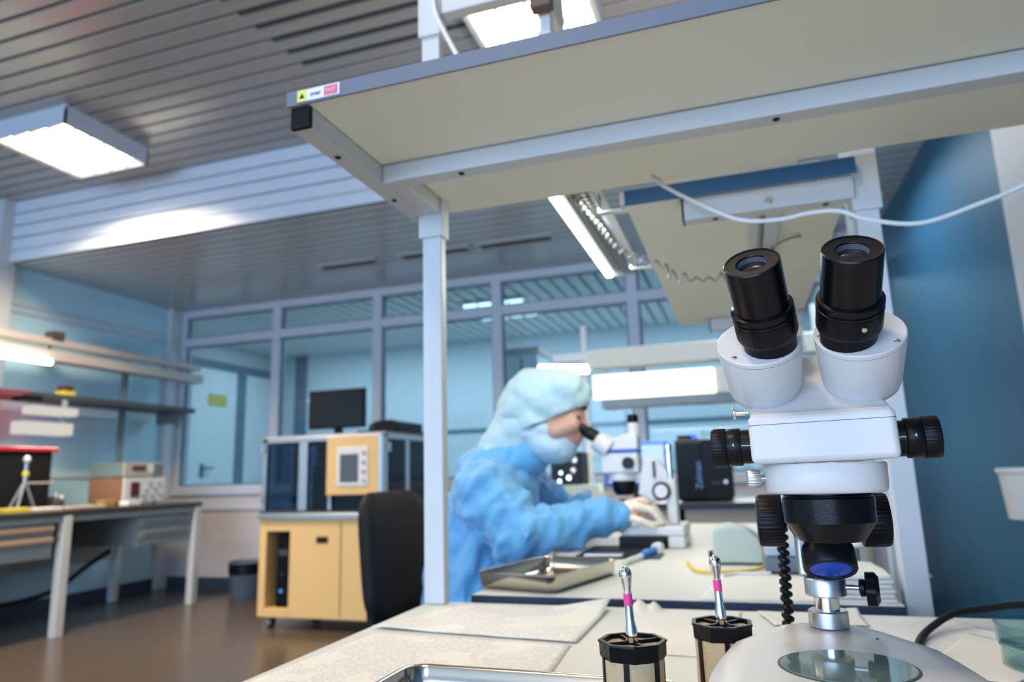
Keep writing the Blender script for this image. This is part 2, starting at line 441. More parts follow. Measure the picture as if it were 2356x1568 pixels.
def arealight(name, loc, rot, sx, sy, col, power, spread=pi):
    l = bpy.data.lights.new(name, 'AREA'); l.shape = 'RECTANGLE'; l.size = sx; l.size_y = sy; l.color = col; l.energy = power; l.spread = spread
    o = bpy.data.objects.new(name, l); C.objects.link(o); o.location = loc; o.rotation_euler = rot
    return o
WARM = (1.0, .80, .58)
for (x, y, e) in ((-3.98, .6, 26), (-.76, -.1, 16), (-3.88, -2.6, 22), (-.76, -2.6, 25), (-2.3,1.4,14)):
    arealight('lamp_glow', (x, y, 3.12), (0,0,0), .56, .56, WARM, e, rad(150))
arealight('lamp_glow', (-3.88, 3.02, 3.026), (0,0,0), .5, .5, WARM, 60, rad(145))
arealight('lamp_glow', (.55, 4.1, 2.655), (0,0,0), .3, .8, (.75,.88,1.0), 13, rad(150))
arealight('added_uplight', (-.02, 1.66, 1.80), (rad(180),0,0), .2, .5, (1,.84,.68), 26)  # added warm uplight without a fixture, brightens the high ceiling
arealight('window_daylight', (-1.95, YB-.2, 1.55), (rad(90),0,0), 5.8, 2.35, (.46,.67,.97), 290)
arealight('corridor_daylight', (-2.4, 7.2, ZC-.004), (0,0,0), 6.5, .5, (.82,.91,1.0), 92)

for i, (x, y, w, lab) in enumerate(((-2.90, 4.72, .50, 'brown slot vent in the low ceiling, leftmost of three, over the monitor'),
                                    (-2.14, 4.72, .56, 'brown slot vent in the low ceiling half behind the rack post'),
                                    (-1.48, 4.72, .56, 'brown slot vent in the low ceiling just right of the rack post'))):
    t = thing('ceiling_vent', (x, y, ZL), lab, 'vent', 'slot vents in the low ceiling')
    B().box(x-w/2, y-.06, ZL-.006, x+w/2, y+.06, ZL-.0005).out('slot', mat('vent_brown', (.10,.065,.04), .6), t)
    b = B()
    for s in (-1, 1): b.box(x-w/2-.02, y+s*.07-.01, ZL-.012, x+w/2+.02, y+s*.07+.01, ZL-.0005).box(x+s*(w/2+.01)-.01, y-.06, ZL-.012, x+s*(w/2+.01)+.01, y+.06, ZL-.0005)
    b.out('rim', LOWCEIL, t)
for i, (x, lab) in enumerate(((-2.28, 'lit corridor ceiling strip seen through the glass, upper of two'), (-2.29, 'lit corridor ceiling strip seen through the glass, lower of two'))):
    y = 6.45 + .57*i
    t = thing('corridor_light', (x, y, ZC), lab, 'ceiling light', 'corridor strip lights')
    B().box(x-.34, y-.06, ZC-.03, x+.34, y+.06, ZC-.0005).out('housing', WHITEPL, t)
    for k in range(4): B().cyl((x-.32+.165*k, y, ZC-.045), (x-.19+.165*k, y, ZC-.045), .022, seg=10).out('lamp_tube', CORRLIT, t)
t = thing('corridor_cabinet', (-2.05, 6.75, 0), 'white cabinet in the corridor behind the glass, beige topped', 'cabinet')
B().box(-2.22, 6.6, .012, -1.88, 7.0, 2.14).out('carcass', WHITEPL, t, bev=.005)
B().box(-2.24, 6.58, 2.14, -1.86, 7.02, 2.21).out('top', BEIGE, t, bev=.005)
B().box(-2.055, 6.592, .1, -2.045, 6.6, 2.1).out('door_gap', DARKGREY, t)
# ------------------------------------------------------------------ front bench and its rack
ZT = .75
t = thing('front_bench', (.22, .68, 0), 'pale laminate workbench in front, carrying the large white microscope', 'workbench')
B().box(-.505, .0, ZT-.028, .95, 1.085, ZT).out('bench_top', TABLE, t)
B().box(-.506, -.002, ZT-.027, -.5045, 1.0865, ZT-.001).box(-.506, 1.0845, ZT-.027, .951, 1.0865, ZT-.001).out('edge_band', NAVY, t)
for x in (-.44, .88):
    for y in (.05, .97): B().box(x-.02, y-.02, 0, x+.02, y+.02, ZT-.028).out('leg', POST, t, bev=.003)
B().box(-.42, .07, ZT-.09, .86, .09, ZT-.03).box(-.42, .96, ZT-.09, .86, .98, ZT-.03).out('apron', POST, t)

t = thing('front_shelf_rack', (-.487, 1.06, ZT), 'shelf rack on the front bench with a cream underside, stickered front edge and grey posts', 'shelf rack')
for x in (-.487, .90):
    p = B().box(x-.018, 1.06, ZT, x+.018, 1.082, 1.40).out('post', POST, t, bev=.003)
    B().box(x-.0225, 1.054, 1.362, x+.0225, 1.086, 1.44).out('post_sleeve', POST, p, bev=.002)
    B().box(x-.018, 1.06, 1.44, x+.018, 1.082, 1.98).out('upper_post', POST, p, bev=.003)
    B().box(x-.0225, 1.054, 1.755, x+.0225, 1.086, 1.95).out('upper_sleeve', POST, p, bev=.002)
for x in (-.513, .925):
    a = B().box(x-.0145, .714, 1.402, x+.0145, 1.075, 1.431).out('side_arm', POST, t, bev=.002)
    B().box(x-.0150, .708, 1.4015, x+.0150, .716, 1.4315).out('end_cap', BLACK, a, bev=.002)
    for y in (.80, .97): B().cyl((x, y, 1.4015), (x, y, 1.4005), .0045, seg=14).out('bolt_hole', BLACKMATT, a)
a = B().box(-.498, .902, 1.402, .91, .932, 1.431).out('cross_beam', POST, t, bev=.002)
for x in (-.37, .08, .5): B().cyl((x, .915, 1.4022), (x, .915, 1.4005), .0045, seg=14).out('bolt_hole', BLACKMATT, a)
for x in (-.487, .90): B().box(x-.012, .932, 1.403, x+.018, 1.06, 1.430).out('rear_arm', POST, t, bev=.002)
a = B().box(-.530, .706, 1.4325, .94, 1.130, 1.4525).out('shelf_board', CREAM, t)
B().box(-.531, .7035, 1.4318, .941, .7065, 1.4530).out('edge_band', POST_DIM, a)
st = B().box(-.5135, .7025, 1.4345, -.4505, .7034, 1.4508).out('sticker', STICKW, a)
B().box(-.5135, .7021, 1.4345, -.4995, .7024, 1.4508).out('warning_mark', STICKY, st)
B().box(-.4735, .7021, 1.4362, -.4535, .7024, 1.4490).out('red_field', STICKR, st)
FACE = lambda x, y, z: M.Translation((x, y, z)) @ M.Rotation(rad(90), 4, 'X')
text('sticker_text', 'over', .0085, FACE(-.4865, .7021, 1.4425), TEXTB, st, shear=.2)
text('sticker_text', 'PROF', .0062, FACE(-.4635, .7019, 1.4426), TEXTW, st)
B().prism([(-.0042,-.0035),(.0042,-.0035),(0,.0042)], (-.5065, .7020, 1.4422), (1,0,0), (0,0,1), (0,.0002,0)).out('warning_triangle', BLACKMATT, st)
B().box(-.4645, 1.058, 1.797, .88, 1.084, 1.84).out('upper_beam', POST, t, bev=.002)
a = B().box(-.264, .985, 1.70, -.234, 1.07, 1.797).out('hanger_bracket', POST, t, bev=.003)
B().box(-.267, .965, 1.692, -.231, .987, 1.76).out('bracket_cap', mat('brown_cap', (.10,.06,.05), .5), a, bev=.003)
B().box(-.258, .99, 1.453, -.239, 1.008, 1.70).out('hanger_rod', POST, t, bev=.002)

tag(B().tube([(-.478,1.045,1.90),(-.470,1.043,1.80),(-.45,1.035,1.745),(-.41,1.02,1.66),(-.385,1.01,1.60),(-.37,1.0,1.50),(-.36,1.0,1.458)], .0042, sub=8).out('upper_cable', WHITECAB),
    'white cable running down past the post above the front shelf', 'cable')
tag(B().tube([(-.105,1.10,1.4288),(-.095,1.125,1.4285),(-.085,1.138,1.422),(-.038,1.13,1.385),(.026,1.12,1.342),(.085,1.12,1.333),(.130,1.12,1.337),(.173,1.12,1.334),(.213,1.12,1.314),(.281,1.12,1.299),(.357,1.12,1.317),(.417,1.12,1.337),(.53,1.10,1.385),(.62,1.075,1.4235)], .0034, sub=10).out('hanging_cable', WHITECAB),
    'white cable sagging below the front shelf above the eyepieces', 'cable')

# ------------------------------------------------------------------ the large stereo microscope
HX, HY = .0555, .569
sc = thing('stereo_microscope', (HX, .60, ZT), 'large white stereo microscope with black eyepieces on the front bench', 'microscope')
prof = [(.43,.088),(.45,.094),(.50,.098),(.57,.0955),(.613,.090),(.65,.0835),(.68,.067),(.705,.053),(.722,.040),(.733,.024),(.738,0)]
ring = [(HX+.0005+w, y) for y, w in prof] + [(HX+.0005-w, y) for y, w in reversed(prof[:-1])] + [(HX-.07,.405),(HX-.03,.395),(HX+.03,.395),(HX+.07,.405)]
def inset(r, k):
    cx = sum(p[0] for p in r)/len(r); cy = sum(p[1] for p in r)/len(r)
    return [((p[0]-cx)*(1-k/.095)+cx, (p[1]-cy)*(1-k/.165)+cy) for p in r]
b = B()
b.loft([[V((x, y, z)) for x, y in inset(ring, k)] for k, z in ((.004,ZT),(0,ZT+.006),(0,ZT+.040),(.003,ZT+.050),(.010,ZT+.0565),(.018,ZT+.0595),(.03,ZT+.060))])
base = b.out('stand_base', WHITE_ENAMEL, sc, ang=50)
B().lathe([(.0445,0),(.0445,.0008),(.0440,.0012)], (.057,.569,ZT+.0598), seg=64).out('stage_plate', STAGE, base)
B().lathe([(.0462,0),(.0462,.0006),(.0448,.0007)], (.057,.569,ZT+.0596), seg=64).out('stage_rim', DARKGREY, base)
B().lathe([(.0013,0),(.0013,.0008),(.0004,.0009)], (.091,.660,ZT+.0598), seg=12).out('base_screw', BLACKMETAL, base)
CX, CY = .0595, .70
col = B().cyl((CX,CY,ZT+.06), (CX,CY,.93), .0102, seg=40).out('column', CHROME, sc)
B().lathe([(.0150,0),(.0165,.0012),(.0165,.0135),(.0150,.0148)], (CX,CY,ZT+.060), seg=40).out('column_collar', BRUSH, col)
clamp = B().lathe([(.0155,0),(.0172,.001),(.0172,.014),(.0164,.0155)], (CX,CY,.8365), seg=40).out('clamp_ring', BRUSH, sc)
B().cyl((CX+.015,CY-.004,.8445), (CX+.028,CY-.006,.8445), .0024, seg=14).out('clamp_screw', CHROME, clamp)
B().lathe([(.006,0),(.0075,.001),(.0075,.004),(.0062,.005),(.0138,.0055),(.0140,.013),(.010,.016)], (CX+.0265,CY-.006,.8445), (1,-.15,0), 30, rfun=lambda a, h: 1+(.09*cos(5*a) if h > .0052 else 0)).out('clamp_knob', BLACK, clamp)
rk = B().box(CX-.021, CY-.006, .8525, CX+.021, CY+.022, .915).out('focus_slide', BRUSH, sc, bev=.003)
B().box(CX-.015, CY-.020, .8545, CX+.015, CY-.005, .90).out('slide_cover', BLACK, rk, bev=.002)
fb = B().box(.034, .640, .890, .084, .722, .936).out('focus_block', BLACK, sc, bev=.006, seg=3)
gear = lambda n, d: (lambda a, h: 1-(d if (int(a/TAU*n*2) % 2) else 0))
for s, x in ((-1, .028), (1, .090)):
    B().lathe([(.0218,0),(.0222,.001),(.0222,.018),(.0212,.0205),(.0150,.0215)], (x,.665,.9040), (s,0,0), 144, rfun=gear(36, .02)).out('focus_knob', BLACK, fb, ang=50)
    B().lathe([(.008,0),(.008,.004)], (x-s*.003,.665,.9040), (s,0,0), 24).out('knob_hub', BLACKMATT, fb)
# mounting ring with arm back to the focus block
b = B()
sup = lambda r, n=2.6, N=64: [(r*abs(cos(TAU*k/N))**(2/n)*(1 if cos(TAU*k/N) >= 0 else -1), r*abs(sin(TAU*k/N))**(2/n)*(1 if sin(TAU*k/N) >= 0 else -1)) for k in range(N)]
b.loft([[V((HX+x, HY+y, z)) for x, y in sup(r)] for r, z in ((.0385,.9305),(.0405,.9315),(.0415,.934),(.0420,.9505),(.0412,.9515))])
mr = b.out('mount_ring', WHITE_ENAMEL, sc, ang=45)
B().box(HX-.020, HY+.036, .932, HX+.022, .645, .950).out('mount_arm', WHITE_ENAMEL, mr, bev=.003)
B().cyl((HX-.039,HY-.006,.9415), (HX-.0445,HY-.007,.9415), .0030, seg=14).out('lock_screw', CHROME, mr)
B().lathe([(.0060,0),(.0064,.0008),(.0064,.0085),(.0058,.0095)], (HX-.0445,HY-.007,.9415), (-1,-.1,0), 90, rfun=gear(24, .05)).out('lock_knob', BRUSH, mr)
B().lathe([(.0225,0),(.0228,.0006),(.0308,.0125),(.0312,.0130),(.0317,.0300),(.0305,.0308),(.0300,.0325),(.0330,.0330),(.0330,.0350)], (HX+.0008,HY,.8965), seg=72).out('objective_cap', BLACKMETAL, sc, ang=30)
B().lathe([(.021,0),(.021,.001)], (HX+.0008,HY,.8960), seg=48).out('objective_lens', LENS, sc)

YAW = M.Translation((HX, HY, 0)) @ M.Rotation(rad(-3.5), 4, 'Z') @ M.Rotation(rad(1.0), 4, 'Y')
YAW = M.Translation((HX, HY, .966)) @ M.Rotation(rad(-3.5), 4, 'Z') @ M.Rotation(rad(-.9), 4, 'Y') @ M.Translation((0, 0, -.966))
zb = B().box(-.0475, -.046, .9525, .0475, .046, .9868).xf(YAW).out('zoom_body', WHITE_ENAMEL, sc, bev=.0045, seg=4)
def rrect(hx, hy, r, z, N=6):
    return [V((sx*(hx-r)+r*cos(a0+pi/2*k/(N-1)), sy*(hy-r)+r*sin(a0+pi/2*k/(N-1)), z)) for (sx, sy, a0) in ((1,1,0),(-1,1,pi/2),(-1,-1,pi),(1,-1,3*pi/2)) for k in range(N)]
B().loft([rrect(.04757,.04607,.0046,.9797), rrect(.04757,.04607,.0046,.9801)]).xf(YAW).out('body_seam', mat('seam_shadow_gap', (.05,.09,.14), .7), zb)
b = B()
P = [(-.0440,.9845),(-.0420,.9875),(-.014,.9935),(.028,1.0330),(.034,1.0365),(.044,1.0365),(.044,.9845)]
b.loft([[V((s*w, y, z)) for y, z in P for w in [(.0455 if z < .994 else .0455-.022*(z-.994)/.043)]] for s in (-1, 1)])
B_ = b.xf(YAW).out('prism_base', WHITE_ENAMEL, sc, bev=.004, seg=3)
for s in (-1, 1):
    k = B().lathe([(.0128,0),(.0128,.0085)], (s*.0470,-.004,.9665), (s,0,0), 48).xf(YAW).out('zoom_knob', BLACK, zb)
    b = B().lathe([(.0140,.0088),(.0143,.0093),(.0143,.0188),(.0140,.0192)], (s*.0470,-.004,.9665), (s,0,0), 60)
    b.lathe([(.0145,.0194),(.0149,.0199),(.0149,.0285),(.0143,.0302),(.009,.0304)], (s*.0470,-.004,.9665), (s,0,0), 160, rfun=gear(40, .014))
    par(b.xf(YAW).out('zoom_ring', BLACK, None, ang=45), k)
    b = B().box(s*.0475, -.0170, .9668, s*.0552, -.0166, .9673); par(b.xf(YAW).out('index_line', TEXTW, None), k)
    R = M.Translation((s*.0610, -.01842, .9678)) @ M.Rotation(rad(82), 4, 'X')
    text('zoom_mark', '4', .0036, YAW @ R, TEXTW, k, extrude=.0001)
b = B().cyl((-.0470,-.030,.9905), (-.0500,-.030,.9905), .0014, seg=12).cyl((-.0495,-.030,.9905), (-.0560,-.030,.9905), .0024, seg=16)
b.lathe([(.0030,0),(.0056,.0006),(.0056,.0014),(.0046,.0020)], (-.0558,-.030,.9905), (-1,0,0), 20)
b.xf(YAW).out('lock_pin', CHROME, B_)
# photo tube behind the left eyepiece
b = B().lathe([(.0130,0),(.0130,.030),(.0120,.031),(.0115,.066),(.010,.068)], (-.0235,.024,1.0365), seg=36)
b.xf(YAW).out('photo_tube', BLACK, sc)
B().box(-.020,.004,1.036,-.0055,.030,1.062).xf(YAW).out('tube_bracket', WHITE_ENAMEL, sc, bev=.003)

def screw(b, p, n, r=.0022):
    b.lathe([(r*.95,-.001),(r,.0004),(r*.85,.0011),(r*.3,.0014)], p, n, 16)
    return b
for s in (-1, 1):
    E = V((s*.0318, -.0815, 1.0905 - (.0004 if s < 0 else .0012)))
    a = V((-s*.078, .704, -.704)).normalized()          # down the optical axis
    ah = V((0, .7071, -.7071)); w = V((0, .7071, .7071)); u = V((1, 0, 0))
    L = E + a*.0715
    Hc = L + u*(s*.0080) + w*.0060
    # prism housing: rounded tapering barrel with a lid
    def oval(r, c, N=56): return [c + u*(r*cos(TAU*k/N)*1.0) + w*(r*sin(TAU*k/N)) for k in range(N)]
    b = B().loft([oval(r, Hc+ah*h) for r, h in ((.0302,.0042),(.0300,.010),(.0272,.041),(.0258,.0465),(.0235,.0485))])
    ph = b.xf(YAW).out('prism_housing', WHITE_ENAMEL, sc, ang=40)
    b = B().loft([oval(r, Hc+ah*h) for r, h in ((.0294,0),(.0303,.0008),(.0304,.0036),(.0296,.0040))])
    b.xf(YAW).out('housing_lid', WHITE_ENAMEL, ph, ang=40)
    b = B().loft([oval(r, Hc+ah*h) for r, h in ((.0297,.0036),(.0297,.0046))]); b.xf(YAW).out('lid_seam', MATS['seam_shadow_gap'], ph)
    for (du, dw) in (((-.0180, -.0190),) if s < 0 else ((.0212, -.0165), (-.0262, -.0010))):
        q = Hc + u*du + w*dw
        screw(B(), q+ah*.0002, -ah).xf(YAW).out('lid_screw', CHROME, ph)
    # eyepiece
    b = B().lathe([(.0104,.0062),(.0105,.0014),(.0110,.0009),(.0172,.0006),(.0173,.0002),(.0186,.0),(.0192,.0008),(.0192,.0370),(.0190,.0372)], E, a, 64, cap=False)
    b.lathe([(.0192,.0370),(.0150,.0372)], E, a, 64, cap=False)
    ep = b.xf(YAW).out('eyepiece', BLACKMETAL, sc, ang=35)
    B().lathe([(.0098,.0058),(.01035,.0020)], E, a, 48, cap=False).xf(YAW).out('lens_retainer', mat('lens_chamfer%d' % s, (.16,.17,.20), .4, .3), ep)
    b = B(); Nn = 24; 
    b.lathe([(.0102,.0062),(.0085,.0055),(.0060,.0049),(.0020,.0045),(.0003,.0044)], E, a, 48); b.xf(YAW).out('eye_lens', LENS, ep, ang=80)
    b = B().lathe([(.0192,.0365),(.0215,.0372),(.0219,.0380),(.0219,.0410),(.0208,.0416),(.0208,.0428),(.0219,.0434),(.0219,.0452),(.0212,.0456)], E, a, 64)
    b.xf(YAW).out('diopter_collar', BLACKMETAL, ep, ang=30)
    b = B().lathe([(.0208,.0455),(.0217,.0462),(.0217,.0590),(.0205,.0625),(.0190,.0632)], E, a, 240, rfun=gear(120, .009))
    b.xf(YAW).out('knurled_ring', BLACK, ep, ang=50)
    b = B().lathe([(.0188,.0620),(.0188,.0760)], E, a, 48); b.xf(YAW).out('eyepiece_tube', BLACK, ep)
    sd = (V((.30, -.70, -.70)) - a*a.dot(V((.30, -.70, -.70)))).normalized()
    if s > 0:
        screw(B(), E+a*.0515+sd*.0214, sd, .0021).xf(YAW).out('set_screw', CHROME, ep)
        sd2 = (sd + V((.18,0,0))).normalized()
        B().cyl(E+a*.0275+sd2*.0189, E+a*.0275+sd2*.0193, .0013, seg=12).xf(YAW).out('grub_hole', BLACKMATT, ep)
    else:
        sl = (V((-1,-.25,0)) - a*a.dot(V((-1,-.25,0)))).normalized()
        screw(B(), E+a*.0330+sl*.0194, sl, .0019).xf(YAW).out('set_screw', CHROME, ep)
# illuminator on the stand, blue filter facing the stage
ia = V((0, -.50, -.866)); ic = V((.0600, .648, .8790))
b = B().lathe([(.0105,-.030),(.0150,-.024),(.0150,-.010),(.0200,-.004),(.0208,0),(.0208,.014),(.0198,.0155),(.0165,.0155),(.0160,.0135)], ic, ia, 48)
il = b.out('illuminator', BLACK, sc, ang=35)
B().lathe([(.0164,.0128),(.0164,.0146),(.0150,.0150)], ic, ia, 40).out('blue_filter', BLUEFILTER, il)
B().box(.048,.655,.882,.072,.690,.898).out('illuminator_bracket', BLACK, il, bev=.002)
# spiral-wrapped cable hanging from the lamp to the bench
pts = []
for k in range(330):
    q = k/329; an = k*.285
    pts.append((.0300+.0031*cos(an)-.003*q, .742+.0031*sin(an), .905-.112*q))
cw = B().tube(pts, .0029, 8).out('spiral_cable', BLACK, None)
cx_ = B().tube([(.030,.742,.905),(.028,.742,.85),(.027,.742,.79),(.029,.745,.775),(.026,.752,.760),(.012,.765,.7545),(-.01,.80,.7535)], .0022, sub=8)
tag(par(cx_.out('cable_core', BLACKMATT, None), cw) and cw, 'black spiral-wrapped cable hanging behind the large microscope', 'cable')

# ------------------------------------------------------------------ small things on the front bench
def cup(x, y, lab, lean, rot):
    t = thing('filter_cup', (x, y, ZT), lab, 'filter cup', 'mesh filter cups with steel handles')
    oc = lambda r, N=8: [(r*cos(TAU*k/N+rot), r*sin(TAU*k/N+rot)) for k in range(N)]
    zr = ZT+.050
    b = B().loft([[V((x+p, y+q, z)) for p, q in oc(r)] for r, z in ((.0262,zr),(.0272,zr+.002),(.0275,zr+.011),(.0285,zr+.0125),(.0282,zr+.0135),(.0246,zr+.0135),(.0244,zr+.001))], cap=False)
    rim = b.out('rim', BLACK, t, ang=30)
    b = B()
    for k in range(4):
        an = rot+.4+pi/2*k; d = V((cos(an), sin(an), 0)); n = V((-sin(an), cos(an), 0))
        o = V((x, y, 0))
        b.loft([[o+d*.003+n*s*.0013+V((0,0,z)) for s, z in ((-1,zr+.004),(1,zr+.004),(1,zr+.0125),(-1,zr+.0125))],
                [o+d*.0255+n*s*.0013+V((0,0,z)) for s, z in ((-1,zr+.008),(1,zr+.008),(1,zr+.0128),(-1,zr+.0128))]])
    b.lathe([(.0042,0),(.0042,.010)], (x,y,zr+.003), seg=16)
    b.out('spoke', BLACK, rim)
    B().lathe([(.0240,.002),(.0246,.050)], (x,y,ZT), seg=48, cap=False).out('mesh_wall', MESH, t)
    B().lathe([(.0238,.0),(.0238,.0015)], (x,y,ZT+.001), seg=48).out('mesh_base', MESH, t)
    B().lathe([(.0243,.0),(.0243,.0008)], (x,y,zr+.0088), seg=48).out('mesh_top', MESH, rim)
    for k in range(6):
        an = rot+TAU*k/6+.25; c = V((x+.0246*cos(an), y+.0246*sin(an), 0))
        B().box(-.0008,-.0022,0,.0012,.0022,.051, M.Translation((c.x,c.y,ZT)) @ M.Rotation(an,4,'Z')).out('rib', BLACK, t)
    ax = V((lean, 0, 1)).normalized()
    o = V((x, y, zr+.0125))
    h = B().lathe([(.0036,-.002),(.0050,0),(.0052,.004),(.0047,.009),(.0036,.016),(.0034,.034),(.0033,.039),(.0043,.0450),(.0050,.0495),(.0054,.0525),(.0047,.0560),(.0026,.0580),(.0004,.0587)], o, ax, 32).out('handle', CHROME, t, ang=60)
    B().lathe([(.0037,.0275),(.0037,.0370)], o, ax, 24).out('pink_band', PINK, h)
    return t
cup(-.100, .607, 'mesh filter cup with pink-banded steel handle behind the near tray', -.05, .2)
cup(-.0315, .690, 'mesh filter cup with pink-banded handle half hidden by the microscope base', -.03, .45)

def tray(name, cx, cy, ang, lx, ly, h, lab):
    t = thing(name, (cx, cy, ZT), lab, 'tray', None)
    def rr(hx, hy, r, z, N=7):
        out = []
        for (sx, sy, a0) in ((1,1,0),(-1,1,pi/2),(-1,-1,pi),(1,-1,3*pi/2)):
            for k in range(N):
                a = a0+pi/2*k/(N-1); out.append((sx*(hx-r)+r*cos(a), sy*(hy-r)+r*sin(a), z))
        return out
    R = M.Translation((cx, cy, ZT)) @ M.Rotation(ang, 4, 'Z')
    hx, hy = lx/2, ly/2
    spec = [(hx-.016,hy-.016,.012,.0015),(hx-.008,hy-.008,.016,.003),(hx-.0055,hy-.0055,.018,.008),(hx-.004,hy-.004,.019,h-.002),(hx-.0015,hy-.0015,.021,h),(hx,hy,.022,h-.0005),
            (hx-.0005,hy-.0005,.0215,h-.003),(hx-.003,hy-.003,.020,h-.004),(hx-.0045,hy-.0045,.019,.008),(hx-.007,hy-.007,.017,.002),(hx-.016,hy-.016,.012,0)]
    b = B().loft([[R @ V(p) for p in rr(*s)] for s in spec])
    body = b.out('tray_body', STEEL, t, ang=60)
    return t, R
tray('near_tray', -.194, .555, rad(-1), .262, .180, .0245, 'shiny steel tray cut off at the bottom of the front bench')
_, R = tray('instrument_tray', -.366, 1.322, rad(-15), .172, .258, .030, 'steel instrument tray by the elbow of the person in blue')
tools = [('tweezers', CHROME, -.045,-.07,.03,.09,'pair of steel tweezers lying leftmost in the instrument tray'), ('steel_probe', WHITEPL, .0,-.05,.045,.08,'pale curved probe in the middle of the instrument tray'),
         ('pink_pen', PINK, .045,-.06,.055,-.01,'short pink-gripped tool near the front of the instrument tray'), ('blue_tool', mat('blue_handle',(.02,.22,.65),.4), -.02,-.085,-.015,-.03,'short blue-handled tool at the front of the instrument tray')]
for n, m, x0, y0, x1, y1, lab in tools:
    t = thing(n, R @ V((x0, y0, .003)), lab, 'hand tool')
    B().tube([R @ V((x0,y0,.0055)), R @ V(((x0+x1)/2+.004,(y0+y1)/2,.0070)), R @ V((x1,y1,.0055))], lambda q: .0022+.0016*sin(pi*q), 10, sub=6).out('shaft', m, t)
    B().tube([R @ V((x1,y1,.0055)), R @ V((x1+(x1-x0)*.35,y1+(y1-y0)*.35,.0060))], lambda q: .0018-.0012*q, 8).out('tip', CHROME, t)

def sheet(name, P, m, lab, z=ZT+.0006, curl=(), th=.0004, group=None):
    """P: four corners (x,y), curl: list of (u,v,height,radius) lifts"""
    a, bb, c, d = [V((p[0], p[1], 0)) for p in P]
    def fn(u, v):
        q = (a*(1-u)+bb*u)*(1-v) + (d*(1-u)+c*u)*v
        h = z + .0004*sin(9*u+4*v)**2
        for (cu, cv, hh, rr) in curl:
            h += hh*math.exp(-((u-cu)**2+(v-cv)**2)/(rr*rr))
        return V((q.x, q.y, h))
    o = B().grid(fn, 28, 20).out(name, m, None, ang=180, solid=th)
    return tag(o, lab, 'paper', group)
sheet('paper_sheet', [(-.496,.880),(-.207,.852),(-.205,1.072),(-.44,1.055)], PRINT, 'printed sheet lying at the back left corner of the front bench', z=ZT+.0022, curl=((1,1,.012,.22),(0,0,.002,.2)))
sheet('paper_sheet', [(-.500,.560),(-.196,.600),(-.211,.845),(-.478,.868)], PRINT, 'printed sheet on the front bench just behind the near tray')
sheet('paper_sheet', [(-.150,.822),(-.030,.818),(-.02,1.075),(-.175,1.068)], PAPER, 'blank curling sheet on the front bench behind the two filter cups', curl=((.08,1,.014,.07),(.22,1,.012,.05)))
sheet('paper_sheet', [(.02,.985),(.131,1.0),(.128,1.073),(.0,1.072)], PAPER, 'small white sheet on the front bench directly behind the microscope column', z=ZT+.003, curl=((1,1,.008,.25),))
sheet('drawing_sheet', [(.135,.86),(.30,.93),(.232,1.078),(.12,1.06)], PRINT2, 'faintly drawn sheet on the front bench under the black cable')
sheet('drawing_sheet', [(.145,.80),(.215,.775),(.300,.90),(.232,.985)], PAPER, 'pale sheet on the front bench beside the glass dish', z=ZT+.0018)
tag(B().tube([(.120,.752,.7545),(.150,.85,.7545),(.174,.933,.7555),(.20,.985,.760),(.232,1.026,.766),(.275,1.04,.771),(.316,1.045,.775),(.40,1.05,.772),(.60,1.05,.757)], .0042, sub=10).out('black_cable', BLACKMATT),
    'thick black cable arching over papers right of the microscope base', 'cable')
t = thing('glass_dish', (.272, .838, ZT), 'stacked clear glass dish at the right end of the front bench', 'glass dish')
for z0, r in ((.0012,.046),(.022,.0485)):
    B().lathe([(r-.004,0),(r,.002),(r,.018),(r+.0012,.0198),(r-.0012,.0198),(r-.002,.018),(r-.002,.003),(r-.005,.002)], (.272,.838,ZT+z0), seg=64).out('dish_bowl', CLEAR, t, ang=50)
# ------------------------------------------------------------------ second bench with its rack
t = thing('second_bench', (-.13, 1.95, 0), 'pale laminate workbench with navy edge where the person in blue works', 'workbench')
B().box(-.46, 1.157, ZT-.030, .200, 2.75, ZT).out('bench_top', TABLE, t)
B().box(-.4612, 1.1555, ZT-.0295, .2012, 1.1575, ZT-.0008).box(-.4615, 1.1555, ZT-.0295, -.4595, 2.75, ZT-.0008).out('edge_band', NAVY, t)
for x in (-.42, .16):
    for y in (1.22, 2.69): B().box(x-.02, y-.02, 0, x+.02, y+.02, ZT-.03).out('leg', POST, t, bev=.003)
B().box(.14, 1.24, ZT-.09, .16, 2.67, ZT-.03).out('apron', POST, t)

t = thing('second_shelf_rack', (.225, 1.2, 0), 'shelf rack behind the second bench with a blue-edged cream shelf', 'shelf rack')
for y in (1.185, 2.70):
    p = B().box(.2075, y, 0, .2425, y+.035, 1.95).out('post', POST, t, bev=.003)
    B().box(.203, y-.005, 1.352, .247, y+.040, 1.46).out('post_sleeve', POST, p, bev=.002)
    for z in (.785, 1.378): B().lathe([(.0045,0),(.0045,.003),(.003,.006)], (.247 if z > 1 else .2425,y+.012,z), (1,0,0), 14).out('bolt', CHROME, p)
B().box(.262, 1.60, 0, .292, 1.63, 2.0).out('back_post', WALLWHITE, t, bev=.003)
B().box(.2425, 1.20, 1.80, .292, 1.215, 1.83).box(.275, 1.20, 1.80, .292, 1.63, 1.83).out('back_brace', POST, t)
for y in (1.172, 2.20):
    a = B().box(-.062, y, 1.372, .2075, y+.030, 1.410).out('shelf_arm', POST, t, bev=.002)
    B().box(-.0645, y-.001, 1.3715, -.0615, y+.031, 1.4105).out('end_cap', BLACK, a)
    if y < 2:
        B().lathe([(.0062,0),(.0062,.002),(.0045,.004)], (.077,y,1.386), (0,-1,0), 20).out('arm_bolt', CHROME, a)
        for x in (-.01, .165): B().cyl((x,y+.015,1.3722), (x,y+.015,1.3710), .005, seg=14).out('bolt_hole', BLACKMATT, a)
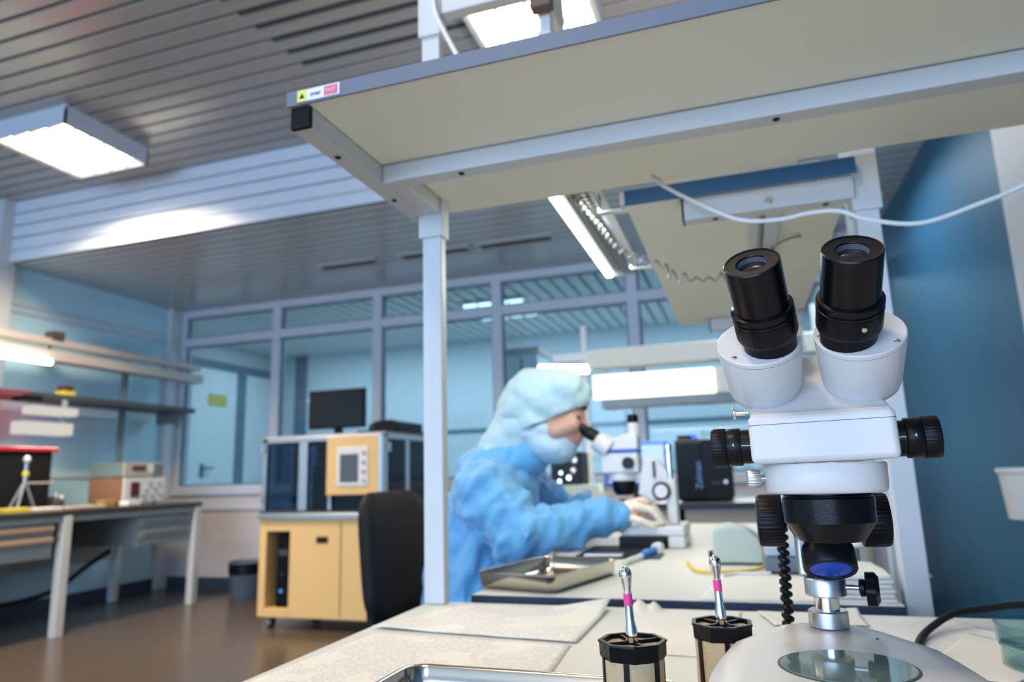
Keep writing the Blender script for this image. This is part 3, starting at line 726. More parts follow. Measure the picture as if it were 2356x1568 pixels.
B().box(.050, 1.20, 1.384, .064, 2.2, 1.4105).box(.074, 1.20, 1.388, .100, 2.2, 1.4105).out('support_rail', POST, t, bev=.001)
a = B().box(-.160, 1.168, 1.412, .212, 2.27, 1.438).out('shelf_board', CREAM, t)
B().box(-.161, 1.1655, 1.4112, .2125, 1.1685, 1.4388).out('edge_band', BLUEBAND, a)
B().box(-.170, 1.166, 1.414, -.160, 1.19, 1.437).out('board_corner', POST, a)
a = B().box(-.16, 1.30, 1.75, .205, 2.02, 1.776).out('upper_board', CREAM, t)
for y in (1.5, 1.9): B().box(-.1, y, 1.72, .262, y+.025, 1.75).out('upper_arm', POST, a)

t = thing('bench_lamp', (-.26, 1.42, 1.45), 'long louvre lamp with one bright edge hanging beside the second rack shelf', 'lamp')
B().box(-.300, 1.14, 1.462, -.222, 1.742, 1.50).out('housing', WHITEPL, t, bev=.003)
B().box(-.300, 1.14, 1.449, -.283, 1.745, 1.462).out('emissive_panel', emat('lit_lamp_edge', (.95,1.0,.82), 3.2), t)
b = B().box(-.283, 1.736, 1.449, -.222, 1.742, 1.462).box(-.226, 1.14, 1.449, -.222, 1.742, 1.462)
for k in range(30): b.box(-.282, 1.145+.0195*k, 1.451, -.226, 1.147+.0195*k, 1.460)
for k in range(4): b.box(-.272+.011*k, 1.14, 1.452, -.2708+.011*k, 1.70, 1.460)
b.out('louvre', BRUSH, t)
for y in (1.25, 1.65): B().box(-.222, y, 1.4385, -.14, y+.02, 1.4405).box(-.224, y, 1.4385, -.222, y+.02, 1.48).out('bracket', POST, t)
arealight('bench_lamp_glow', (-.245, 1.5, 1.447), (0,0,0), .05, .6, (1,.99,.86), 2.4)
path = [V(p) for p in [(-.255,1.155,1.440),(-.249,1.188,1.438),(-.234,1.318,1.434),(-.218,1.421,1.42),(-.181,1.449,1.402),(-.150,1.45,1.386),(-.123,1.45,1.376),(-.108,1.45,1.352),(-.05,1.45,1.338),(.015,1.45,1.340),(.07,1.45,1.365),(.105,1.45,1.395),(.136,1.45,1.405),(.150,1.46,1.408)]]
sp = spline(path, 24); cum = 0; pts = []
for i, p in enumerate(sp):
    if i: cum += (p-sp[i-1]).length
    tt = i/(len(sp)-1); amp = (.0062 if tt < .5 else .0105) if tt < .82 else .0
    if .58 < tt < .66: amp *= .35
    an = cum*TAU/.0245
    pts.append(p + V((0, amp*sin(an), amp*1.1*cos(an))))
tag(B().tube(pts, .0021, 6).out('coiled_cable', COILGREY), 'grey coiled cable looping under the blue-edged shelf to the long louvre lamp', 'cable')

# things on the second bench
t = thing('beige_adapter', (-.03, 1.62, ZT), 'rounded pale green-grey box on the second bench by the yellow cable', 'device')
b = B().prism([(-.048,0),(.052,0),(.054,.030),(.045,.052),(.02,.070),(-.015,.076),(-.042,.072),(-.048,.06)], (-.03,1.575,ZT+.004), (1,0,0), (0,0,1), (0,.12,0))
b.out('shell', MINT, t, bev=.006, seg=3)
for x in (-.07, .015):
    for y in (1.59, 1.68): B().cyl((x,y,ZT), (x,y,ZT+.006), .006, seg=12).out('foot', BLACKMATT, t)
B().lathe([(.008,0),(.007,.010)], (-.078,1.60,ZT+.02), (-1,0,0), 16).out('socket', BLACK, t)
t = thing('dark_power_box', (.06, 1.47, ZT), 'dark blue-grey box behind the spiral cable on the second bench', 'device')
B().box(.022, 1.452, ZT+.003, .098, 1.54, ZT+.032).out('lower_shell', BLUEGREY, t, bev=.005)
B().box(.024, 1.454, ZT+.032, .096, 1.54, ZT+.052).out('upper_shell', mat('light_blue_grey_shell', (.42,.50,.60), .4), t, bev=.005)
tag(B().tube([(-.135,1.60,ZT+.004),(-.125,1.54,ZT+.004),(-.099,1.452,ZT+.004),(-.043,1.452,ZT+.004),(.010,1.50,ZT+.004),(.035,1.572,ZT+.012),(.066,1.60,ZT+.03),(.064,1.68,ZT+.03),(.05,1.75,ZT+.02),(.03,1.9,ZT+.004),(.05,2.1,ZT+.004)], .0030, sub=10).out('yellow_cable', YELCAB), 'yellow cable curving round the pale box on the second bench', 'cable')
tag(B().tube([(-.055,1.40,ZT+.0034),(-.03,1.43,ZT+.0034),(.005,1.435,ZT+.0034),(.03,1.44,ZT+.0034)], .0034, sub=8).out('white_cable', WHITECAB), 'short white cable running beside the yellow one on the second bench', 'cable')
sheet('paper_sheet', [(-.085,1.165),(.105,1.170),(.115,1.43),(-.055,1.44)], PAPER, 'white sheet at the near edge of the second bench behind the filter cups')
for k in range(6):
    sheet('paper_sheet', [(.108+.002*(k % 3),1.172+.004*k),(.196-.003*(k % 2),1.176+.003*k),(.194,1.40-.006*k),(.112,1.40)], PAPER, 'sheet in the ragged paper stack beside the second rack post', z=ZT+.001+.0062*k, curl=((1,.3,.004,.3),), th=.0045, group='ragged paper stack')
t = thing('white_holder', (.19, 1.52, ZT), 'white capped holder on a thin stand beside the second rack post', 'holder')
B().lathe([(.016,0),(.016,.003),(.002,.005),(.002,.052)], (.185,1.45,ZT), seg=20).out('stand', DARKGREY, t)
B().lathe([(.010,0),(.020,.004),(.021,.022),(.017,.030)], (.185,1.45,ZT+.050), seg=24).out('head', WHITEPL, t)
t = thing('blue_screwdriver', (-.24, 1.65, ZT), 'blue and white handled tool lying beside the instrument tray', 'hand tool')
B().tube([(-.262,1.545,ZT+.007),(-.240,1.649,ZT+.008)], .0062, 12).out('white_grip', WHITEPL, t)
B().tube([(-.240,1.649,ZT+.009),(-.222,1.745,ZT+.011)], .0085, 12).out('blue_grip', mat('screwdriver_blue', (.02,.22,.68), .35), t)
B().lathe([(.013,0),(.014,.004),(.013,.026),(.010,.03)], (-.219,1.757,ZT+.0135), (.18,.95,.02), 20).out('end_knob', WHITEPL, t)
B().box(-.242,1.66,ZT,-.20,1.75,ZT+.004).out('rest', NAVY, t)
tag(B().box(-.40,1.665,ZT,-.262,1.90,ZT+.006).out('black_mat', BLACKMATT, bev=.002), 'flat black mat under the forearm of the person in blue', 'mat')
tag(B().box(-.375,1.655,ZT+.0064,-.285,1.69,ZT+.011).out('steel_ruler', BRUSH, bev=.001), 'flat steel bar on the black mat beside the instrument tray', 'ruler')

# ------------------------------------------------------------------ the microscope the person looks into (built at true distance, then set on the bench)
S2 = lambda: M.Translation((0,0,.95)) @ M.Scale(.955, 4) @ M.Translation((0,0,-.95))
def o2(b, n, m, p, bev=0, **k): return b.xf(S2()).out(n, m, p, bev=bev, **k)
t = thing('second_microscope', (-.25, 1.96, ZT), 'white stereo microscope the person in blue leans into', 'microscope')
bs = o2(B().box(-.340,1.97,.772,-.165,2.17,.800), 'stand_base', WHITE_ENAMEL, t, .008, seg=3)
o2(B().box(-.345,1.965,.741,-.215,2.16,.7735), 'base_plinth', BLACK, bs, .003)
o2(B().box(-.213,1.972,.741,-.166,2.165,.7735), 'base_foot', WHITE_ENAMEL, bs, .006)
o2(B().box(-.214,2.02,.80,-.186,2.09,.925), 'stand_column', WHITE_ENAMEL, t, .005)
o2(B().cyl((-.203,2.05,.92),(-.203,2.05,1.02),.009,seg=20).lathe([(.011,0),(.012,.004),(.010,.018)],(-.203,2.05,1.005),seg=20), 'column_rod', CHROME, t)
a = o2(B().prism([(-.295,.870),(-.268,.852),(-.205,.885),(-.205,.945),(-.235,.985),(-.275,.980),(-.285,.93)], (0,2.022,0),(1,0,0),(0,0,1),(0,.05,0)), 'focus_arm', WHITE_ENAMEL, t, .006, seg=3)
o2(B().lathe([(.0235,0),(.0255,.003),(.0255,.014),(.0235,.016)], (-.226,2.022,.892),(0,-1,0),36), 'focus_knob', BLACK, a)
o2(B().lathe([(.0185,0),(.0180,.003)], (-.226,2.0055,.892),(0,-1,0),36), 'knob_face', WHITE_ENAMEL, a)
o2(B().box(-.246,2.012,.93,-.240,2.022,.975), 'arm_trim', BLACK, a)
zb2 = o2(B().box(-.392,2.005,.944,-.284,2.095,1.003), 'zoom_body', WHITE_ENAMEL, t, .006, seg=3)
o2(B().box(-.385,2.0035,1.003,-.283,2.0965,1.0085), 'blue_stripe', mat('stripe_blue', (.01,.10,.55), .4), zb2)
o2(B().lathe([(.0155,0),(.0165,.002),(.0165,.016),(.0150,.018)], (-.312,2.005,.972),(0,-1,0),32), 'zoom_knob', BLACK, zb2)
hd = o2(B().prism([(-.380,1.009),(-.284,1.009),(-.284,1.052),(-.318,1.056),(-.352,1.045),(-.392,1.022)], (0,2.008,0),(1,0,0),(0,0,1),(0,.084,0)), 'prism_head', WHITE_ENAMEL, t, .005, seg=3)
o2(B().cyl((-.299,2.05,1.05),(-.299,2.05,1.088),.0185,seg=28), 'photo_port', WHITE_ENAMEL, hd)
o2(B().lathe([(.014,0),(.016,.003),(.016,.024),(.013,.026)], (-.299,2.05,1.087),seg=28), 'port_cap', BLACK, hd)
o2(B().lathe([(.042,0),(.045,.003),(.045,.020),(.042,.022)], (-.335,2.05,.922),seg=40), 'mount_ring', WHITE_ENAMEL, t)
o2(B().box(-.30,2.03,.925,-.23,2.07,.942), 'mount_arm', WHITE_ENAMEL, t)
o2(B().lathe([(.024,0),(.033,.012),(.034,.040)], (-.335,2.05,.882),seg=36), 'objective', BLACK, t)
for s in (-1, 1):
    ax = V((-.80, 0, .60)); p0 = V((-.372, 2.05+s*.030, 1.018))
    h_ = o2(B().lathe([(.030,-.008),(.031,0),(.029,.036),(.026,.040)], p0, ax, 32), 'prism_housing', WHITE_ENAMEL, t)
    o2(B().lathe([(.0150,.036),(.0150,.052),(.0175,.055),(.0175,.072),(.0160,.075),(.0155,.100),(.0165,.103),(.0165,.108)], p0+V((0,-s*.0,.004)), ax, 28), 'eyepiece', BLACK, t)
o2(B().lathe([(.012,0),(.014,.004),(.014,.040),(.010,.043)], (-.262,2.0,.848), (-.6,0,.5), 20), 'spot_lamp', BLACK, t)

# ------------------------------------------------------------------ the person at the second bench
SP = M.Translation((0,0,.95)) @ M.Scale(1.05, 4) @ M.Translation((0,0,-.95))
person = thing('person', (-.74, 1.95, 0), 'person in blue gown, cyan hood and face mask leaning over the second microscope', 'person')
YCN = 1.85
tilt = M.Rotation(rad(28), 3, 'Y')
def hand(b, wr, kn, spread, tips, r=.0092, thumb=None):
    b.cap(wr, .0235, wr.lerp(kn, .55), .027); b.cap(wr.lerp(kn,.55), .027, kn, .024)
    for i in range(4):
        base = kn + spread*((i-1.5)*.0165)
        tip = tips[i]; mid = base.lerp(tip, .5) + V((.006,0,.010))
        b.cap(base, r*1.12, mid, r); b.cap(mid, r, tip, r*.78)
    if thumb:
        for p, q, ra, rb in zip(thumb, thumb[1:], (.012,.0105), (.0105,.0085)): b.cap(p, ra, q, rb)
NH = dict(wr=V((-.315,1.795,.842)), kn=V((-.255,1.812,.862)), spread=V((.12,.98,.0)), tips=[V((-.205,1.795,.822)),V((-.200,1.815,.819)),V((-.203,1.835,.820)),V((-.215,1.852,.825))],
          thumb=[V((-.292,1.785,.838)),V((-.255,1.772,.828)),V((-.225,1.782,.815))])
FH = dict(wr=V((-.435,1.985,.858)), kn=V((-.375,1.965,.872)), spread=V((.15,.98,.0)), tips=[V((-.325,1.935,.850)),V((-.318,1.955,.846)),V((-.322,1.978,.846)),V((-.335,1.998,.848))],
          thumb=[V((-.415,1.965,.855)),V((-.375,1.940,.850)),V((-.345,1.935,.845))])
b = B()
b.ell((-.497,YCN,1.135), .098, .074, .090, tilt).ell((-.462,YCN,1.058), .058, .055, .060, tilt)
b.ell((-.448,YCN,1.095), .050, .058, .055, tilt)
b.cap((-.408,YCN,1.092), .011, (-.396,YCN,1.062), .014).cap((-.420,YCN-.03,1.118), .016, (-.420,YCN+.03,1.118), .016)
b.cap((-.425,YCN-.045,1.075), .022, (-.47,YCN-.055,1.06), .022)
b.ell((-.525,YCN-.070,1.095), .014, .008, .026, tilt).ell((-.525,YCN+.070,1.095), .014, .008, .026, tilt)
b.cap((-.535,YCN,1.075), .052, (-.62,YCN,.98), .056)
b.cap((-.65,YCN,.93), .09, (-.69,YCN,.80), .11).cap((-.69,YCN,.80), .11, (-.73,YCN,.56), .13)
for s, sh, el, wr in ((-1, (-.635,1.70,.905), (-.54,1.67,.80), NH['wr']), (1, (-.62,2.0,.90), (-.50,2.06,.80), FH['wr'])):
    b.cap(sh, .055, el, .042); b.cap(el, .042, wr, .027)
    b.cap((-.655,YCN,.91), .075, sh, .055)
    yk = YCN+s*.10
    b.cap((-.70,yk-.01*s,.55), .085, (-.32,yk,.535), .058).cap((-.32,yk,.535), .055, (-.29,yk,.10), .038)
    b.cap((-.30,yk,.045), .040, (-.17,yk,.035), .035)
hand(b, **NH); hand(b, **FH)
b.xf(SP); blob('body', b, SKIN, person, .0058, 4)
for s in (-1, 1):
    B().ell((-.4135,YCN+s*.031,1.0935), .0105,.012,.010).xf(SP).out('eye', mat('eye_dark%d' % s, (.10,.07,.05), .25), person)
    B().tube([(-.400,YCN+s*.012,1.1235),(-.400,YCN+s*.032,1.1265),(-.412,YCN+s*.050,1.118)], lambda q: .0045-.002*q, 8, sub=4).xf(SP).out('eyebrow', HAIR, person)
b = B()
hand(b, **NH, r=.0098); blob('glove', b.xf(SP), GLOVE, person, .0036, 3)
b = B()
hand(b, **FH, r=.0098); blob('glove', b.xf(SP), GLOVE, person, .0036, 3)
# gown
b = B()
b.cap((-.725,YCN+.01,.60), .155, (-.715,YCN,.70), .150).cap((-.715,YCN,.70), .150, (-.675,YCN,.84), .142).cap((-.675,YCN,.84), .142, (-.655,YCN,.92), .118)
b.cap((-.655,YCN,.93), .105, (-.60,YCN,.99), .074).cap((-.692,YCN,.945), .088, (-.635,YCN,1.0), .074)
for s, sh, el, wr in ((-1, V((-.640,1.705,.905)), V((-.545,1.672,.802)), NH['wr']), (1, V((-.62,1.995,.90)), V((-.50,2.06,.802)), FH['wr'])):
    b.cap((-.66,YCN,.90), .105, sh, .082)
    b.cap(sh, .084, sh.lerp(el,.55), .074); b.cap(sh.lerp(el,.55), .074, el, .063)
    b.cap(el, .063, el.lerp(wr,.6), .052); b.cap(el.lerp(wr,.6), .052, wr, .040)
    # gathered folds around the sleeve
    rs = random.Random(3+s)
    for k in range(11):
        q = .08+.86*k/10; d = (wr-el).normalized(); c = el.lerp(wr, q); rr = .064-.023*q
        n1 = d.orthogonal().normalized(); n2 = d.cross(n1); a0 = rs.uniform(0, TAU); sk = rs.uniform(-.035,.035)
        P = [c + d*(sk*j/6) + n1*(rr*cos(a0+j*.42)) + n2*(rr*sin(a0+j*.42)) for j in range(8)]
        b.tube(P, lambda q: .003+.0065*sin(pi*q), 8)
    for k in range(8):
        q = .1+.85*k/7; d = (el-sh).normalized(); c = sh.lerp(el, q); rr = .083-.02*q
        n1 = d.orthogonal().normalized(); n2 = d.cross(n1); a0 = rs.uniform(0, TAU); sk = rs.uniform(-.09,.09)
        P = [c + d*(sk*j/6) + n1*(rr*cos(a0+j*.3)) + n2*(rr*sin(a0+j*.3)) for j in range(8)]
        b.tube(P, lambda q: .003+.008*sin(pi*q), 8)
    yk = YCN+s*.10
    b.cap((-.70,yk-.02*s,.545), .115, (-.32,yk,.535), .082).cap((-.32,yk,.535), .080, (-.29,yk,.16), .065)
rs = random.Random(11)
for k in range(16):                                      # long drag folds down the side and back of the gown
    a0 = rs.uniform(-2.6, -.3); z0 = rs.uniform(.66,.92); L = rs.uniform(.10,.22); sw = rs.uniform(-.5,.5)
    P = []
    for j in range(8):
        z = z0-L*j/7; r = .146 if z < .86 else .146-.5*(z-.86); aa = a0+sw*j/7
        P.append(V((-.69-.05*(.85-z)+r*cos(aa), YCN+r*sin(aa), z)))
    b.tube(P, lambda q: .003+.009*sin(pi*q), 8)
gown = blob('gown', b.xf(SP), GOWN, person, .0085, 3, disp=.034, dscale=.036, stretch=3)
b = B().cap((-.620,YCN,.985), .086, (-.565,YCN,1.01), .072)
blob('gown_collar', b.xf(SP), GOWN, gown, .006, 3, disp=.012, dscale=.05)
for wr, kn in ((NH['wr'], NH['kn']), (FH['wr'], FH['kn'])):
    d = (kn-wr).normalized(); c = wr-d*.012
    par(B().lathe([(.034,-.012),(.038,-.004),(.039,.008),(.036,.016),(.033,.018)], c, d, 32).xf(SP).out('cuff', GOWN, None), gown)
# hood: cap part is cut along its face opening, cape part covers neck and shoulders
b = B().ell((-.508,YCN,1.150), .120, .093, .088, M.Rotation(rad(12),3,'Y')).ell((-.535,YCN,1.085), .062, .094, .055).ell((-.462,YCN,1.160), .084, .084, .074).ell((-.565,YCN,1.125), .082, .092, .075)
b.ell((-.53,YCN-.045,1.165), .065, .05, .058).ell((-.445,YCN-.035,1.175), .055, .05, .05)
hb = bmesh.new(); tmp = blob('hood_tmp', b, HOOD, None, .006, 4, disp=.022, dscale=.06)
hb.from_mesh(tmp.data); bpy.data.objects.remove(tmp)
pn = V((-.075, 0, .20)).normalized()
g = bmesh.ops.bisect_plane(hb, geom=hb.verts[:]+hb.edges[:]+hb.faces[:], plane_co=V((-.40,YCN,1.122)), plane_no=pn, clear_inner=True)
hb.transform(SP); me = bpy.data.meshes.new('hood'); hb.to_mesh(me); hb.free()
hood = link('hood', me, HOOD, person, ang=180, solid=.002)
b = B().cap((-.572,YCN,1.085), .086, (-.605,YCN,1.045), .080).cap((-.605,YCN,1.045), .080, (-.640,YCN,1.012), .074)
blob('hood_cape', b.xf(SP), HOOD, hood, .006, 4, disp=.016, dscale=.05)
# mask
b = B().ell((-.508,YCN,1.030), .086, .080, .050, M.Rotation(rad(24),3,'Y')).ell((-.460,YCN,1.035), .040, .056, .048).ell((-.540,YCN,1.055), .055, .083, .042, M.Rotation(rad(20),3,'Y')).ell((-.508,YCN,1.066), .050, .081, .036, M.Rotation(rad(24),3,'Y'))
mk = blob('face_mask', b.xf(SP), MASKM, person, .005, 9, disp=.007, dscale=.035)
tag(B().tube([(-.36,1.93,.862),(-.325,1.945,.872),(-.285,1.955,.868)], lambda q: .0055-.003*q, 10, sub=4).xf(SP).out('red_tweezers', REDM), 'red-handled tweezers held in the far gloved hand', 'hand tool')

# chair of the person
t = thing('office_chair', (-.86, 1.97, 0), 'black office chair with a tall rounded backrest behind the person in blue', 'chair')
def rr2(hy, hz, r, N=8):
    out = []
    for (sy, sz, a0) in ((1,1,0),(-1,1,pi/2),(-1,-1,pi),(1,-1,3*pi/2)):
        for k in range(N):
            a = a0+pi/2*k/(N-1); out.append((sy*(hy-r)+r*cos(a), sz*(hz-r)+r*sin(a)))
    return out
b = B(); rings = []
for x, k in ((-1.085,.035),(-1.075,.010),(-1.060,0),(-1.045,0),(-1.030,.010),(-1.022,.035)):
    rings.append([V((x+.10*(.72-(.727+q))+.05*((p)/.2)**2*.5, 1.985+p*(1-.10*(q+.19)), .727+q)) for p, q in rr2(.205-k, .182-k, .085)])
b.loft(rings).out('backrest', BLACKMATT, t, ang=60)
B().tube([(-1.09,1.985,.64),(-1.12,1.985,.55),(-1.08,1.985,.40),(-.92,1.985,.375)], .018, sub=8).out('back_bracket', BLACK, t)
b = B().loft([[V((-.80+p, 1.97+q, z)) for p, q in rr2(.21-k, .21-k, .09)] for z, k in ((.37,.03),(.38,.005),(.405,0),(.417,.006),(.422,.03))])
b.out('seat', BLACKMATT, t, ang=60)
B().cyl((-.82,1.97,.10), (-.82,1.97,.372), .026).cyl((-.82,1.97,.08), (-.82,1.97,.26), .034).out('gas_lift', BLACK, t)
for k in range(5):
    a = TAU*k/5+.3; e = V((-.82+.27*cos(a), 1.97+.27*sin(a), .075))
    L = B().tube([(-.82,1.97,.10), tuple(e)], lambda q: .024-.009*q, 10).out('base_leg', BLACK, t)
    B().cyl((e.x-.012,e.y,.026), (e.x+.012,e.y,.026), .0255, seg=18).cyl((e.x,e.y,.03), (e.x,e.y,.075), .008).out('caster', BLACKMATT, L)
# ------------------------------------------------------------------ far bench against the partition
t = thing('far_bench', (-.1, 4.45, 0), 'far workbench below the glazed partition, dark edged with a beige apron', 'workbench')
B().box(-1.35, 4.10, .730, .60, 4.80, .762).out('bench_top', TABLE, t)
B().box(-1.351, 4.098, .729, .601, 4.101, .763).out('edge_band', NAVY, t)
B().box(-1.32, 4.12, .652, .58, 4.14, .729).out('apron', BEIGE, t)
B().box(-1.32, 4.105, .625, .58, 4.145, .652).out('lower_rail', mat('pinkish_rail', (.62,.48,.40), .5), t)
for x in (-1.30, -.36, .55):
    for y in (4.14, 4.75): B().box(x-.02, y-.02, 0, x+.02, y+.02, .73).out('leg', POST, t)
t = thing('far_drawer_unit', (.0, 4.45, 0), 'grey drawer unit under the far bench', 'drawer unit')
B().box(-.30, 4.16, .05, .30, 4.7, .62).out('carcass', GREYMETAL, t, bev=.004)
for z in (.08, .26, .44):
    d = B().box(-.285, 4.145, z, .285, 4.16, z+.16).out('drawer', GREYMETAL, t, bev=.003)
    B().box(-.08, 4.125, z+.10, .08, 4.146, z+.115).out('handle', BROWN, d)
t = thing('far_lamp_rack', (-.2, 4.35, .762), 'far lamp rack over the monitor with a long white fascia, lamplight on it put in as glow', 'lamp rack')
for x in (-.98, .50): B().box(x-.02, 4.62, .762, x+.02, 4.66, 1.95).out('post', POST, t, bev=.003)
B().box(-1.2, 4.60, 1.70, .60, 4.66, 1.76).out('upper_beam', POST, t, bev=.004)
B().box(-.875, 4.20, 1.580, .60, 4.32, 1.700).out('lamp_housing', CREAM, t, bev=.012)
B().cyl((-1.20,4.25,1.612), (-.88,4.25,1.586), .026, seg=16).out('lit_tube', TUBELIT, t)
f = B().box(-.842, 4.205, 1.385, .60, 4.215, 1.535).out('fascia', CREAM, t, bev=.004)
B().box(-.842, 4.195, 1.385, -.12, 4.206, 1.535).out('fascia_glow', FASCIAGLOW, f)  # emissive plate puts the lamplight into the left part of the fascia
B().box(-.800, 4.22, 1.33, .60, 4.34, 1.385).out('lower_beam', GREYMETAL, t, bev=.004)
for x in (-.79, .50):
    B().box(x-.012, 4.30, 1.385, x+.012, 4.324, 1.58).out('hanger', POST, t)
    B().box(x-.012, 4.30, 1.35, x+.012, 4.64, 1.374).out('bracket', POST, t)
arealight('far_lamp_glow', (-.3, 4.26, 1.32), (0,0,0), 1.0, .10, (1,.98,.86), 9)

t = thing('monitor', (-.63, 4.34, .762), 'blue-framed monitor with a pale lit screen on the far bench', 'monitor')
B().box(-.83, 4.34, .862, -.432, 4.37, 1.125).out('bezel', mat('bright_blue_bezel', (.01,.07,.42), .4), t, bev=.006)
B().box(-.805, 4.336, .882, -.457, 4.3405, 1.105).out('screen', SCREENLIT, t)
B().box(-.66, 4.37, .77, -.60, 4.39, .95).out('stand', BLACK, t)
B().box(-.75, 4.30, .762, -.51, 4.46, .774).out('foot', BLACK, t, bev=.004)
t = thing('computer_tower', (-.22, 4.3, .762), 'black computer tower on the far bench with a pale blue vertical logo', 'computer')
B().box(-.375, 4.16, .775, -.065, 4.60, 1.12).out('case', BLACK, t, bev=.012)
B().box(-.36, 4.20, 1.12, -.26, 4.5, 1.145).out('top_vent', BLACKMATT, t)
B().box(-.372, 4.148, .79, -.225, 4.161, 1.10).out('front_door', BLACK, t, bev=.004)
text('logo_text', 'Zalman', .052, M.Translation((-.248, 4.1465, .915)) @ M.Rotation(rad(90),4,'Y') @ M.Rotation(rad(90),4,'X') @ M.Identity(4) if False else M.Translation((-.248,4.1465,.915)) @ M.Rotation(rad(90),4,'X') @ M.Rotation(rad(90),4,'Z'), LOGOB, t)
B().lathe([(.011,0),(.011,.003)], (-.262,4.15,1.135), (0,-1,0), 20).out('power_led', BLUELED, t)
B().lathe([(.011,0),(.011,.003)], (-.105,4.16,.875), (0,-1,0), 20).out('badge', WHITELED, t)
B().box(-.18, 4.157, .863, -.13, 4.161, .878).out('drive_button', DARKGREY, t)
for x in (-.34, -.10): B().box(x-.02, 4.2, .762, x+.02, 4.55, .776).out('foot', BLACKMATT, t)
t = thing('chrome_instrument', (-1.05, 4.3, .87), 'dark instrument with chrome fittings on the far bench behind the face mask', 'device')
B().box(-1.15, 4.25, .875, -.95, 4.45, 1.075).out('case', BLACK, t, bev=.006)
for i, (x, z, r) in enumerate(((-.99,1.02,.022),(-1.03,.92,.018),(-1.08,.95,.014),(-1.0,.96,.02),(-1.09,.90,.016))): B().lathe([(r,0),(r,.018),(r*.7,.022)], (x,4.25,z), (0,-1,0), 20).out('fitting', CHROME, t)
t = thing('green_instrument', (-1.02, 4.3, .762), 'pale green instrument with a yellow strip under the dark chrome-fitted one', 'device')
B().box(-1.17, 4.22, .762, -.84, 4.5, .874).out('case', MINT, t, bev=.005)
B().box(-1.14, 4.212, .785, -.98, 4.221, .815).out('label_strip', mat('yellow_strip', (.70,.55,.12), .5), t)
t = thing('small_bottle', (-.43, 4.18, .762), 'small pale bottle between monitor and computer tower', 'bottle')
B().lathe([(.018,0),(.020,.004),(.020,.05),(.010,.062),(.010,.075)], (-.425,4.16,.762), seg=20).out('flask', MINT, t)
B().lathe([(.012,0),(.012,.014)], (-.425,4.16,.836), seg=16).out('cap', BEIGE, t)
struct(B().box(.66, 5.36, .0, .775, 5.43, ZL).out('trim_6', mat('beige_pipe_casing', (.55,.42,.31), .6), bev=.004))

# ------------------------------------------------------------------ yellow process cabinet
t = thing('process_cabinet', (-2.68, 4.4, 0), 'cream yellow process cabinet with smoked windows and a touch panel', 'cabinet')
x0, x1, y0, y1 = -3.145, -2.20, 4.05, 4.72
b = B()                                                   # lower body with an open computer bay on the left
b.box(x0, y0, .075, x0+.055, y1, .70).box(x0+.24, y0, .075, x1, y1, .70).box(x0+.055, y0, .075, x0+.24, y1, .13).box(x0+.055, y0, .62, x0+.24, y1, .70).box(x0+.055, y0+.5, .13, x0+.24, y1, .62)
low = b.out('lower_body', YELLOW, t, bev=.003)
for x, w in ((-2.70,.085),(-2.345,.10)): B().box(x, y0-.004, .545, x+w, y0+.004, .585).out('pull_recess', BLACKMATT, low)
B().box(-2.52, y0-.0025, .10, -2.514, y0+.001, .68).out('door_gap', DARKGREY, low)
B().box(x0-.01, y0-.02, .70, x1+.01, y1, .735).out('work_plate', BRUSH, t, bev=.003)
B().box(x0-.005, y0-.005, .735, x1+.005, y1-.01, .752).out('plate_shadow_gap', DARKGREY, t)
b = B()
for x in (x0, -2.855, x1-.03):
    b.box(x, y0, .752, x+.03+(.035 if x == -2.855 else 0), y0+.035, 1.215)
b.box(-2.625, y0, .752, -2.60, y0+.035, 1.215)
for y in (4.36, y1-.04): b.box(x1-.035, y, .752, x1, y+.04, 1.215).box(x0, y, .752, x0+.035, y+.04, 1.215)
b.box(x0, y0, 1.205, x1, y0+.035, 1.240).box(x0, y1-.04, 1.205, x1, y1, 1.24).box(x1-.035, y0, 1.205, x1, y1, 1.24).box(x0, y0, 1.205, x0+.035, y1, 1.24)
fr = b.out('aluminium_frame', BRUSH, t, bev=.003)
B().box(x0, y0, 1.240, x1+.002, y1, 1.250).out('top_panel', BEIGE, t)
b = B().box(x0+.03, y0+.012, .755, -2.60, y0+.018, 1.205).box(x1-.018, y0+.035, .755, x1-.012, y1-.04, 1.205).box(-2.60, y0+.012, .755, x1-.03, y0+.018, .85)
b.out('smoked_window', SMOKE, fr)
B().box(x0+.02, y1-.06, .752, x1-.02, y1-.02, 1.205).out('back_panel', BLUEBAND, t)
B().box(-2.95, 4.35, .752, -2.55, 4.6, 1.05).box(-2.45, 4.3, .752, -2.3, 4.55, .98).out('inner_mechanism', BLUEGREY, t, bev=.01)
for x, z in ((x0-.005,1.14),(-2.615,1.14),(x0-.005,.80),(-2.615,.80)): B().box(x, y0-.010, z, x+.022, y0+.002, z+.06).out('hinge', GREYMETAL, fr)
B().box(x1-.002, y0+.03, 1.12, x1+.012, y0+.055, 1.18).out('hinge', WHITEPL, fr)
p = B().box(-2.605, y0-.05, .850, x1+.004, y0-.012, 1.225).out('touch_panel', YELLOW, t, bev=.004)
B().box(-2.22, y0-.051, .849, x1+.006, y0-.010, 1.226).out('panel_edge', BRUSH, p)
B().box(-2.525, y0-.056, .905, -2.295, y0-.049, 1.155).out('panel_bezel', WHITEPL, p, bev=.004)
B().box(-2.500, y0-.058, .930, -2.365, y0-.055, 1.11).out('panel_screen', HMISCREEN, p)
for z, c in ((1.115,(.7,.12,.18)),(1.055,(.05,.4,.2)),(.995,(.5,.1,.2)),(.940,(.3,.4,.6))):
    B().lathe([(.012,0),(.012,.006),(.009,.008)], (-2.325,y0-.055,z), (0,-1,0), 18).out('panel_button', mat('button_%d' % int(z*1000), c, .4), p)
